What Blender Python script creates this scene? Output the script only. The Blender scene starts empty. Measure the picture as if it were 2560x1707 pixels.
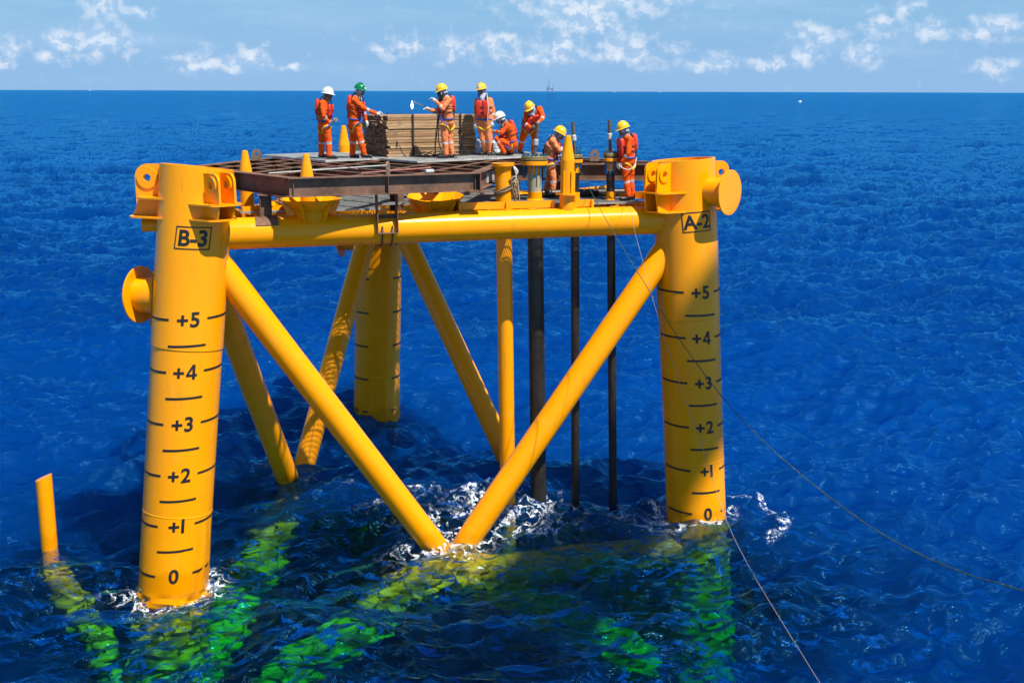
import bpy, bmesh, math, random
import numpy as np
from mathutils import Vector, Matrix, noise as mnoise

random.seed(7)
rng = np.random.default_rng(11)
SC = bpy.context.scene
COL = SC.collection
R = math.radians

# ------------------------------------------------------------------ camera
CAM_H = 9.195
cam_d = bpy.data.cameras.new('camera')
cam_d.sensor_width = 36.0
cam_d.lens = 36.0 * 2766.5 / 2560
cam_d.clip_end = 60000
cam_d.clip_start = 0.1
cam = bpy.data.objects.new('camera', cam_d)
COL.objects.link(cam)
cam.location = (0, 0, CAM_H)
_p, _r = R(12.737), R(0.16)
_fw = Vector((0, math.cos(_p), -math.sin(_p)))
_rt = Vector((1, 0, 0))
_up = _rt.cross(_fw)
_r2 = _rt * math.cos(_r) + _up * math.sin(_r)
_u2 = -_rt * math.sin(_r) + _up * math.cos(_r)
cam.rotation_euler = Matrix((_r2, _u2, -_fw)).transposed().to_euler()
SC.camera = cam
SC.render.resolution_x, SC.render.resolution_y = 1024, 682


def ray(px, py):
    return _fw * 2766.5 + _r2 * (px - 1280) + _u2 * (853.5 - py)


def at_y(px, py, y):
    d = ray(px, py)
    return Vector((0, 0, CAM_H)) + d * (y / d.y)


def at_z(px, py, z):
    d = ray(px, py)
    return Vector((0, 0, CAM_H)) + d * ((z - CAM_H) / d.z)


# ------------------------------------------------------------------ render / exposure
SC.render.engine = 'CYCLES'
SC.cycles.use_denoising = True
SC.cycles.max_bounces = 8
SC.cycles.transparent_max_bounces = 12
SC.cycles.transmission_bounces = 6
SC.cycles.diffuse_bounces = 3
SC.cycles.glossy_bounces = 3
SC.cycles.volume_bounces = 0
SC.cycles.sample_clamp_indirect = 6
SC.cycles.sample_clamp_direct = 5
SC.view_settings.view_transform = 'Standard'
SC.view_settings.look = 'None'
SC.view_settings.gamma = 1
SC.view_settings.exposure = 0.55

# ------------------------------------------------------------------ sun and sky
SUN = Vector((0.45, -0.42, 1.0)).normalized()
sun_d = bpy.data.lights.new('sun', 'SUN')
sun_d.energy = 5.0
sun_d.angle = R(0.53)
sun_d.color = (1.0, 0.955, 0.88)
sun = bpy.data.objects.new('sun', sun_d)
COL.objects.link(sun)
sun.rotation_euler = (-SUN).to_track_quat('-Z', 'Y').to_euler()
sun.location = (10, -10, 40)

W = bpy.data.worlds.new('World')
SC.world = W
W.use_nodes = True
nt = W.node_tree
for n in list(nt.nodes):
    nt.nodes.remove(n)


class NG:
    """small node helper"""

    def __init__(self, tree):
        self.t = tree

    def n(self, typ, **kw):
        nd = self.t.nodes.new(typ)
        for k, v in kw.items():
            setattr(nd, k, v)
        return nd

    def link(self, a, b):
        self.t.links.new(a, b)

    def math(self, op, a, b=None, c=None, clamp=False):
        nd = self.n('ShaderNodeMath', operation=op, use_clamp=clamp)
        for i, v in enumerate((a, b, c)):
            if v is None:
                continue
            if isinstance(v, (int, float)):
                nd.inputs[i].default_value = v
            else:
                self.link(v, nd.inputs[i])
        return nd.outputs[0]

    def vmath(self, op, a, b=None):
        nd = self.n('ShaderNodeVectorMath', operation=op)
        for i, v in enumerate((a, b)):
            if v is None:
                continue
            if isinstance(v, (tuple, list)):
                nd.inputs[i].default_value = v
            else:
                self.link(v, nd.inputs[i])
        return nd.outputs['Value'] if op in ('LENGTH', 'DOT_PRODUCT') else nd.outputs[0]

    def ramp(self, fac, stops, interp='LINEAR', gain=1.0):
        nd = self.n('ShaderNodeValToRGB')
        cr = nd.color_ramp
        cr.interpolation = interp
        while len(cr.elements) < len(stops):
            cr.elements.new(0.5)
        for e, (p, c) in zip(cr.elements, stops):
            e.position = p
            e.color = c if len(c) == 4 else (*c, 1)
        self.link(fac, nd.inputs[0])
        if gain != 1.0:
            return self.vmath('MULTIPLY', nd.outputs[0], (gain, gain, gain))
        return nd.outputs[0]

    def noise(self, vec, scale, detail=4, rough=0.55, dist=0.0):
        nd = self.n('ShaderNodeTexNoise')
        nd.inputs['Scale'].default_value = scale
        nd.inputs['Detail'].default_value = detail
        nd.inputs['Roughness'].default_value = rough
        nd.inputs['Distortion'].default_value = dist
        if vec is not None:
            self.link(vec, nd.inputs['Vector'])
        return nd.outputs[0]

    def maprange(self, v, a, b, c, d, smooth=True):
        nd = self.n('ShaderNodeMapRange')
        nd.interpolation_type = 'SMOOTHSTEP' if smooth else 'LINEAR'
        self.link(v, nd.inputs[0])
        for i, x in enumerate((a, b, c, d)):
            nd.inputs[i + 1].default_value = x
        return nd.outputs[0]

    def mix(self, fac, a, b, blend='MIX'):
        nd = self.n('ShaderNodeMix', data_type='RGBA', blend_type=blend)
        for sock, v in ((nd.inputs[0], fac), (nd.inputs[6], a), (nd.inputs[7], b)):
            if isinstance(v, (int, float)):
                sock.default_value = v
            elif isinstance(v, (tuple, list)):
                sock.default_value = v if len(v) == 4 else (*v, 1)
            else:
                self.link(v, sock)
        return nd.outputs[2]


def build_sky():
    g = NG(nt)
    sky = g.n('ShaderNodeTexSky', sky_type='NISHITA')
    sky.sun_disc = False
    sky.sun_elevation = math.asin(SUN.z)
    sky.sun_rotation = math.atan2(SUN.x, SUN.y)
    sky.altitude = 10
    sky.air_density = 1.0
    sky.dust_density = 0.35
    sky.ozone_density = 2.5
    tc = g.n('ShaderNodeTexCoord')
    d = tc.outputs['Generated']
    sep = g.n('ShaderNodeSeparateXYZ')
    g.link(d, sep.inputs[0])
    az = g.math('ARCTAN2', sep.outputs[0], sep.outputs[1])
    el = g.math('ARCSINE', sep.outputs[2])
    comb = g.n('ShaderNodeCombineXYZ')
    g.link(az, comb.inputs[0])
    g.link(el, comb.inputs[1])
    ae = comb.outputs[0]
    # cumulus of the low sky: (px, py, half width, half height)
    blobs = [(297, 44, 42, 34), (381, 52, 30, 24), (272, 122, 78, 34), (185, 128, 36, 26), (163, 158, 34, 16),
             (33, 172, 34, 14), (45, 138, 55, 16), (522, 143, 34, 16), (648, 150, 32, 26), (560, 172, 110, 14),
             (1030, 118, 45, 24), (1140, 130, 55, 30), (1250, 112, 55, 24), (960, 140, 34, 16), (745, 172, 30, 10),
             (1394, 122, 50, 30), (1541, 112, 70, 26), (1557, 140, 90, 24), (1683, 138, 32, 20), (1480, 30, 200, 32),
             (1460, 70, 90, 26), (1770, 162, 60, 16), (1906, 164, 80, 18), (1993, 147, 40, 24), (2123, 143, 44, 26),
             (2015, 98, 52, 24), (2165, 78, 40, 26), (2227, 40, 34, 22), (2287, 90, 40, 22), (2434, 90, 70, 24),
             (2450, 172, 46, 20), (1340, 150, 130, 16)]
    warp = g.n('ShaderNodeTexNoise')
    warp.inputs['Scale'].default_value = 55
    warp.inputs['Detail'].default_value = 5
    g.link(ae, warp.inputs['Vector'])
    wv = g.vmath('SUBTRACT', warp.outputs['Color'], (0.5, 0.5, 0.5))
    wv = g.vmath('MULTIPLY', wv, (0.022, 0.022, 0))
    aw = g.vmath('ADD', ae, wv)
    dmin = None
    for (px, py, sx, sy) in blobs:
        a0 = (px - 1280) / 2766.5
        a0 = math.atan(a0)
        e0 = (229 - py) / 2766.5
        v = g.vmath('SUBTRACT', aw, (a0, e0, 0))
        v = g.vmath('MULTIPLY', v, (2766.5 / sx, 2766.5 / sy, 0))
        L = g.vmath('LENGTH', v)
        dmin = L if dmin is None else g.math('SMOOTH_MIN', dmin, L, 0.25)
    bias = g.math('SUBTRACT', 1.25, dmin)
    bias = g.math('MAXIMUM', bias, -0.55)
    sc2 = g.vmath('MULTIPLY', ae, (1.0, 1.05, 1))
    fb = g.noise(sc2, 78, 8, 0.58)
    fbs = g.math('SUBTRACT', fb, 0.5)
    dens = g.math('MULTIPLY_ADD', fbs, 2.9, bias)
    cum = g.maprange(dens, -0.40, 1.6, 0, 0.68)
    # scattered cloud everywhere else in the sky dome
    big = g.noise(g.vmath('MULTIPLY', ae, (1.0, 2.6, 1)), 5.0, 7, 0.58)
    hi = g.maprange(big, 0.60, 0.80, 0, 0.75)
    himask = g.maprange(el, 0.09, 0.2, 0, 1)
    hi = g.math('MULTIPLY', hi, himask)
    # thin veils
    veil = g.noise(g.vmath('MULTIPLY', ae, (1.0, 6.0, 1)), 7.0, 6, 0.6)
    veil = g.maprange(veil, 0.42, 0.75, 0, 0.24)
    elp = g.maprange(el, -0.002, 0.03, 0.0, 1)
    veil = g.math('MULTIPLY', veil, elp)
    # small grey shreds
    shr = g.noise(g.vmath('MULTIPLY', ae, (1.0, 1.7, 1)), 26.0, 7, 0.62)
    shr = g.math('MULTIPLY', g.maprange(shr, 0.60, 0.74, 0, 0.5), elp)
    # shading of the cumulus: lit from the upper right
    fb2 = g.noise(g.vmath('ADD', sc2, (0.003, 0.006, 0)), 78, 8, 0.58)
    sh = g.math('SUBTRACT', fb, fb2)
    shade = g.maprange(sh, -0.07, 0.06, 0, 1)
    cumcol = g.mix(shade, (5.23, 6.822, 9.096), (9.323, 9.665, 10.233))
    col = g.mix(1.0, sky.outputs[0], (0.62, 0.86, 1.0), 'MULTIPLY')
    # even out the bright band right on the sea horizon (real humid tropical air is blue there)
    lowf = g.maprange(el, 0.0, 0.22, 0.97, 0.0)
    col = g.mix(lowf, col, g.ramp(g.math('MULTIPLY', el, 11.0), [(0.0, (0.250, 0.438, 0.700)), (0.45, (0.232, 0.430, 0.705)), (1.0, (0.228, 0.455, 0.735))], 'LINEAR', 11.37))
    col = g.mix(veil, col, (5.685, 7.504, 9.778))
    col = g.mix(shr, col, (3.07, 4.775, 7.959))
    col = g.mix(hi, col, (8.414, 9.096, 10.006))
    col = g.mix(cum, col, cumcol)
    bg = g.n('ShaderNodeBackground')
    bg.inputs[1].default_value = 0.07
    g.link(col, bg.inputs[0])
    out = g.n('ShaderNodeOutputWorld')
    g.link(bg.outputs[0], out.inputs[0])


build_sky()

# ------------------------------------------------------------------ helpers


class MB:
    """collects faces, then links ONE mesh object"""

    def __init__(self):
        self.v, self.f, self.s, self.m = [], [], [], []

    def add(self, verts, faces, smooth=False, mat=0):
        o = len(self.v)
        self.v += [tuple(p) for p in verts]
        for f in faces:
            self.f.append([i + o for i in f])
            self.s.append(smooth)
            self.m.append(mat)
        return self

    def box(self, c, size, rot=None, mat=0):
        """size full extents; rot Matrix 3x3 (columns are local axes)"""
        c = Vector(c)
        hx, hy, hz = [s / 2 for s in size]
        P = []
        for x in (-hx, hx):
            for y in (-hy, hy):
                for z in (-hz, hz):
                    q = Vector((x, y, z))
                    P.append(c + (rot @ q if rot else q))
        F = [(0, 1, 3, 2), (4, 6, 7, 5), (0, 4, 5, 1), (2, 3, 7, 6), (0, 2, 6, 4), (1, 5, 7, 3)]
        return self.add(P, F, False, mat)

    def ring_sweep(self, rings, closed_ring=True, caps=(True, True), smooth=True, mat=0):
        n = len(rings[0])
        P = [p for r in rings for p in r]
        F = []
        for i in range(len(rings) - 1):
            for j in range(n if closed_ring else n - 1):
                k = (j + 1) % n
                F.append((i * n + j, i * n + k, (i + 1) * n + k, (i + 1) * n + j))
        self.add(P, F, smooth, mat)
        if caps[0]:
            self.add(list(rings[0]), [tuple(range(n - 1, -1, -1))], False, mat)
        if caps[1]:
            self.add(list(rings[-1]), [tuple(range(n))], False, mat)
        return self

    def cyl(self, a, b, r0, r1=None, n=20, caps=(True, True), mat=0):
        a, b = Vector(a), Vector(b)
        r1 = r0 if r1 is None else r1
        return self.lathe(a, b - a, [(0, r0), ((b - a).length, r1)], n, caps, mat)

    def lathe(self, o, axis, prof, n=28, caps=(True, True), mat=0, smooth=True):
        """prof: list of (t along axis, radius); sharp steps where t repeats"""
        o = Vector(o)
        d = Vector(axis).normalized()
        x = d.orthogonal().normalized()
        if abs(d.z) > 0.3:
            x = Vector((1, 0, 0)) - d * d.x
            x.normalize()
        y = d.cross(x)

        def ring(t, r):
            return [o + d * t + (x * math.cos(2 * math.pi * k / n) + y * math.sin(2 * math.pi * k / n)) * r for k in range(n)]
        for i in range(len(prof) - 1):
            (t0, r0), (t1, r1) = prof[i], prof[i + 1]
            self.ring_sweep([ring(t0, r0), ring(t1, r1)], True, (caps[0] and i == 0, caps[1] and i == len(prof) - 2), smooth, mat)
        return self

    def tube(self, pts, r, n=8, closed=False, mat=0, caps=True):
        pts = [Vector(p) for p in pts]
        m = len(pts)
        rings = []
        prev = None
        for i, p in enumerate(pts):
            if closed:
                t = pts[(i + 1) % m] - pts[i - 1]
            else:
                t = pts[min(i + 1, m - 1)] - pts[max(i - 1, 0)]
            t.normalize()
            if prev is None:
                x = t.orthogonal().normalized()
            else:
                x = prev - t * prev.dot(t)
                x.normalize()
            prev = x
            y = t.cross(x)
            rr = r[i] if isinstance(r, (list, tuple)) else r
            rings.append([p + (x * math.cos(2 * math.pi * k / n) + y * math.sin(2 * math.pi * k / n)) * rr for k in range(n)])
        if closed:
            rings.append(rings[0])
        return self.ring_sweep(rings, True, (caps and not closed, caps and not closed), True, mat)

    def prism(self, poly, h, origin, ex, ey, mat=0, smooth=False):
        """polygon in plane (ex,ey) extruded by +-h/2 along ex x ey; poly counter-clockwise"""
        origin = Vector(origin)
        ex, ey = Vector(ex).normalized(), Vector(ey).normalized()
        nz = ex.cross(ey).normalized()
        n = len(poly)
        A = [origin + ex * u + ey * v - nz * h / 2 for u, v in poly]
        B = [p + nz * h for p in A]
        self.add(A, [tuple(range(n - 1, -1, -1))], False, mat)
        self.add(B, [tuple(range(n))], False, mat)
        for i in range(n):
            j = (i + 1) % n
            self.add([A[i], A[j], B[j], B[i]], [(0, 1, 2, 3)], smooth, mat)
        return self

    def mesh(self, name, mats):
        me = bpy.data.meshes.new(name)
        me.from_pydata(self.v, [], self.f)
        for mt in mats:
            me.materials.append(mt)
        me.polygons.foreach_set('use_smooth', self.s)
        if len(mats) > 1:
            me.polygons.foreach_set('material_index', self.m)
        me.update()
        return me

    def build(self, name, mat, parent=None):
        mats = mat if isinstance(mat, (list, tuple)) else [mat]
        return link(name, self.mesh(name, mats), parent)


def link(name, data, parent=None, loc=None):
    o = bpy.data.objects.new(name, data)
    COL.objects.link(o)
    if loc is not None:
        o.location = loc
    if parent is not None:
        o.parent = parent
        o.matrix_parent_inverse = parent_inv(parent)
    return o


def parent_inv(p):
    m = Matrix.LocRotScale(p.location, p.rotation_euler, p.scale)
    if p.parent is not None:
        m = parent_inv(p.parent).inverted() @ p.matrix_parent_inverse @ m
    return m.inverted()


def empty(name, loc, label, cat, group=None):
    o = link(name, None, None, loc)
    o.empty_display_size = 0.2
    return tag(o, label, cat, group)


def tag(o, label=None, cat=None, group=None, kind=None):
    if label:
        o['label'] = label
    if cat:
        o['category'] = cat
    if group:
        o['group'] = group
    if kind:
        o['kind'] = kind
    return o


def basis(x, y=None, z=None):
    return Matrix((x, y, z)).transposed()


# ------------------------------------------------------------------ materials


def pmat(name, base, rough=0.5, metal=0.0, var=0.0, scale=6.0, spec=0.5, dark=None, bump=0.0, bscale=40.0, coat=0.0, alt=None, altamt=(0.5, 0.7)):
    m = bpy.data.materials.new(name)
    m.use_nodes = True
    t = m.node_tree
    g = NG(t)
    b = t.nodes['Principled BSDF']
    b.inputs['Roughness'].default_value = rough
    b.inputs['Metallic'].default_value = metal
    b.inputs['Specular IOR Level'].default_value = spec
    b.inputs['Coat Weight'].default_value = coat
    b.inputs['Coat Roughness'].default_value = 0.09
    tc = g.n('ShaderNodeTexCoord')
    obj = tc.outputs['Object']
    if var or alt:
        nz = g.noise(obj, scale, 6, 0.62)
        lo = dark if dark else tuple(c * (1 - var) for c in base)
        hi = tuple(min(1, c * (1 + var * 0.5)) for c in base)
        c = g.ramp(nz, [(0.3, lo), (0.7, hi)])
        if alt:
            n2 = g.noise(obj, scale * 2.7, 8, 0.68)
            f = g.maprange(n2, altamt[0], altamt[1], 0, 1)
            c = g.mix(f, c, alt)
        g.link(c, b.inputs['Base Color'])
        n3 = g.noise(obj, scale * 1.7, 5, 0.6)
        rr = g.maprange(n3, 0.3, 0.7, max(0.02, rough * 0.8), min(1, rough * 1.25))
        g.link(rr, b.inputs['Roughness'])
    else:
        b.inputs['Base Color'].default_value = (*base, 1)
    if bump:
        bn = g.n('ShaderNodeBump')
        bn.inputs['Strength'].default_value = bump
        bn.inputs['Distance'].default_value = 0.01
        g.link(g.noise(obj, bscale, 5, 0.6), bn.inputs['Height'])
        g.link(bn.outputs[0], b.inputs['Normal'])
    return m


M = {}


def yellow_paint():
    m = bpy.data.materials.new('yellow_paint')
    m.use_nodes = True
    g = NG(m.node_tree)
    b = m.node_tree.nodes['Principled BSDF']
    b.inputs['Specular IOR Level'].default_value = 0.18
    b.inputs['Coat Weight'].default_value = 0.2
    b.inputs['Coat Roughness'].default_value = 0.09
    geo = g.n('ShaderNodeNewGeometry')
    pos = geo.outputs['Position']
    big = g.noise(pos, 0.8, 5, 0.6)
    c = g.ramp(big, [(0.3, (0.93, 0.325, 0.0)), (0.7, (0.98, 0.352, 0.0))])
    # touched-up and sun-bleached fields
    fld = g.noise(pos, 2.1, 6, 0.65)
    c = g.mix(g.maprange(fld, 0.56, 0.70, 0, 0.55), c, (0.90, 0.36, 0.02))
    # grime runs down the steel
    run = g.noise(g.vmath('MULTIPLY', pos, (9.0, 9.0, 0.55)), 1.0, 6, 0.65)
    spot = g.noise(pos, 1.3, 4, 0.6)
    grime = g.math('MULTIPLY', g.maprange(run, 0.56, 0.74, 0, 0.55), g.maprange(spot, 0.45, 0.62, 0, 1))
    c = g.mix(grime, c, (0.50, 0.19, 0.02))
    # chips and scuffs
    ch = g.noise(pos, 17.0, 7, 0.72)
    chip = g.math('MULTIPLY', g.maprange(ch, 0.70, 0.76, 0, 0.8), g.maprange(spot, 0.48, 0.56, 0, 1))
    c = g.mix(chip, c, (0.16, 0.06, 0.02))
    # splash zone: salt film and a wet hem
    sep = g.n('ShaderNodeSeparateXYZ')
    g.link(pos, sep.inputs[0])
    edge = g.math('ADD', sep.outputs[2], g.math('MULTIPLY', g.noise(g.vmath('MULTIPLY', pos, (2.5, 2.5, 1.2)), 1.0, 5, 0.6), -0.75))
    wet = g.maprange(edge, -0.42, -0.28, 1, 0)
    c = g.mix(g.math('MULTIPLY', wet, 0.45), c, (0.62, 0.20, 0.0))
    g.link(c, b.inputs['Base Color'])
    rr = g.maprange(g.noise(pos, 3.3, 5, 0.6), 0.3, 0.7, 0.20, 0.34)
    rmix = g.n('ShaderNodeMix', data_type='FLOAT')
    g.link(wet, rmix.inputs[0])
    g.link(rr, rmix.inputs[2])
    rmix.inputs[3].default_value = 0.08
    g.link(rmix.outputs[0], b.inputs['Roughness'])
    bn = g.n('ShaderNodeBump')
    bn.inputs['Strength'].default_value = 0.05
    bn.inputs['Distance'].default_value = 0.02
    g.link(g.noise(pos, 3.0, 4, 0.5), bn.inputs['Height'])
    g.link(bn.outputs[0], b.inputs['Normal'])
    return m


M['yellow'] = yellow_paint()
M['mark'] = pmat('black_marking_paint', (0.014, 0.012, 0.012), 0.5, var=0.3, scale=4, alt=(0.10, 0.05, 0.012), altamt=(0.60, 0.74))
M['rust'] = pmat('rusty_brown_steel', (0.180, 0.100, 0.066), 0.70, var=0.50, scale=2.0, spec=0.3, bump=0.3, bscale=30, alt=(0.30, 0.120, 0.045), altamt=(0.50, 0.74))
M['rustlight'] = pmat('weathered_light_steel', (0.24, 0.155, 0.115), 0.7, var=0.4, scale=3, spec=0.3, bump=0.2, alt=(0.14, 0.06, 0.03), altamt=(0.55, 0.75))
M['darkpipe'] = pmat('dark_bare_pipe', (0.040, 0.033, 0.026), 0.42, metal=0.35, var=0.5, scale=3.5, bump=0.1, bscale=60, alt=(0.10, 0.065, 0.035), altamt=(0.55, 0.8))
M['gold'] = pmat('gold_primer_flange', (0.33, 0.24, 0.085), 0.45, metal=0.4, var=0.25, scale=12)
M['greyprime'] = pmat('grey_tan_primer', (0.40, 0.36, 0.24), 0.55, var=0.25, scale=5, alt=(0.55, 0.30, 0.02), altamt=(0.62, 0.7))
M['teal'] = pmat('teal_coated_bolt', (0.0, 0.11, 0.24), 0.35, var=0.3, scale=20)
M['gasket'] = pmat('black_gasket', (0.008, 0.008, 0.01), 0.6)
M['thinpipe'] = pmat('brown_thin_pipe', (0.15, 0.10, 0.065), 0.5, metal=0.3, var=0.35, scale=14)
M['galv'] = pmat('galvanised_grating', (0.60, 0.60, 0.56), 0.55, metal=0.3, var=0.35, scale=3, alt=(0.16, 0.11, 0.07), altamt=(0.58, 0.72))
M['galvy'] = pmat('grey_walkway_grating', (0.33, 0.35, 0.34), 0.5, metal=0.4, var=0.25, scale=4)
M['whitepipe'] = pmat('pale_grey_pipe', (0.45, 0.47, 0.45), 0.5, var=0.25, scale=6, alt=(0.22, 0.12, 0.08), altamt=(0.6, 0.75))
M['pinkpipe'] = pmat('faded_red_pipe', (0.38, 0.15, 0.13), 0.55, var=0.3, scale=6)
M['rope'] = pmat('tan_rope', (0.32, 0.22, 0.12), 0.85, var=0.35, scale=25, bump=0.6, bscale=120)
M['palerope'] = pmat('pale_line', (0.26, 0.23, 0.20), 0.8, var=0.25, scale=20, bump=0.4, bscale=150)
M['greenrope'] = pmat('green_line', (0.02, 0.06, 0.03), 0.8, var=0.35, scale=14, alt=(0.22, 0.20, 0.16), altamt=(0.55, 0.62), bump=0.4, bscale=150)
M['hose'] = pmat('black_rubber_hose', (0.012, 0.011, 0.011), 0.5)
M['strap'] = pmat('dark_steel_strap', (0.020, 0.016, 0.013), 0.6)


def wood_mat():
    m = bpy.data.materials.new('rough_sawn_wood')
    m.use_nodes = True
    g = NG(m.node_tree)
    b = m.node_tree.nodes['Principled BSDF']
    b.inputs['Roughness'].default_value = 0.8
    b.inputs['Specular IOR Level'].default_value = 0.25
    tc = g.n('ShaderNodeTexCoord')
    oi = g.n('ShaderNodeObjectInfo')
    off = g.n('ShaderNodeCombineXYZ')
    g.link(g.math('MULTIPLY', oi.outputs['Random'], 37.0), off.inputs[1])
    v = g.vmath('ADD', tc.outputs['Object'], off.outputs[0])
    st = g.vmath('MULTIPLY', v, (0.7, 9.0, 16.0))
    grain = g.noise(st, 3.0, 6, 0.65, 0.4)
    base = g.ramp(oi.outputs['Random'], [(0.0, (0.36, 0.215, 0.110)), (0.35, (0.50, 0.335, 0.185)), (0.7, (0.57, 0.40, 0.235)), (1.0, (0.44, 0.26, 0.135))])
    dark = g.mix(1.0, base, (0.55, 0.48, 0.42), 'MULTIPLY')
    c = g.mix(g.maprange(grain, 0.35, 0.68, 0.85, 0), base, dark)
    st2 = g.noise(v, 2.3, 5, 0.6)
    c = g.mix(g.maprange(st2, 0.56, 0.75, 0, 0.6), c, (0.11, 0.075, 0.05))
    g.link(c, b.inputs['Base Color'])
    bn = g.n('ShaderNodeBump')
    bn.inputs['Strength'].default_value = 0.35
    bn.inputs['Distance'].default_value = 0.01
    g.link(grain, bn.inputs['Height'])
    g.link(bn.outputs[0], b.inputs['Normal'])
    return m


M['wood'] = wood_mat()
M['woodend'] = pmat('dark_plank_end', (0.16, 0.09, 0.060), 0.85, var=0.5, scale=14, spec=0.2)

# ------------------------------------------------------------------ sea
WATER_Z = -0.19
LEGS = {'B': (-6.7239, 20.5714, .097, .0776), 'A': (4.2197, 23.9093, -.0711, .0192), 'K': (-4.0419, 31.8843, .0447, -.0886)}


def leg_at(k, z):
    x, y, a, b = LEGS[k]
    return Vector((x + a * z, y + b * z, z))


def ocean_tile(N, L, lam_min, lam_max, wind_ang, rms, seed, spread=2.0, peak=None, slope=3.2):
    r = np.random.default_rng(seed)
    k1 = 2 * np.pi * np.fft.fftfreq(N, L / N)
    kx, ky = np.meshgrid(k1, k1, indexing='xy')
    k = np.hypot(kx, ky)
    k[0, 0] = 1e9
    lam = 2 * np.pi / k
    kp = 2 * np.pi / (peak or lam_max * 0.6)
    S = k ** (-slope) * np.exp(-1.0 * (kp / k) ** 2)
    cs = (kx * math.cos(wind_ang) + ky * math.sin(wind_ang)) / k
    S = S * (0.12 + np.abs(cs) ** spread)
    S[(lam < lam_min) | (lam > lam_max)] = 0
    S[0, 0] = 0
    A = np.sqrt(S) * (r.normal(size=(N, N)) + 1j * r.normal(size=(N, N)))
    h = np.real(np.fft.ifft2(A))
    f = rms / h.std()
    dx = np.real(np.fft.ifft2(1j * A * kx / k)) * f
    dy = np.real(np.fft.ifft2(1j * A * ky / k)) * f
    return h * f, dx, dy


def tile_sample(T, x, y, L):
    N = T.shape[0]
    u = (x / L * N) % N
    v = (y / L * N) % N
    i0 = np.floor(u).astype(int) % N
    j0 = np.floor(v).astype(int) % N
    fu = u - np.floor(u)
    fv = v - np.floor(v)
    i1 = (i0 + 1) % N
    j1 = (j0 + 1) % N
    return (T[j0, i0] * (1 - fu) * (1 - fv) + T[j0, i1] * fu * (1 - fv) + T[j1, i0] * (1 - fu) * fv + T[j1, i1] * fu * fv)


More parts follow.
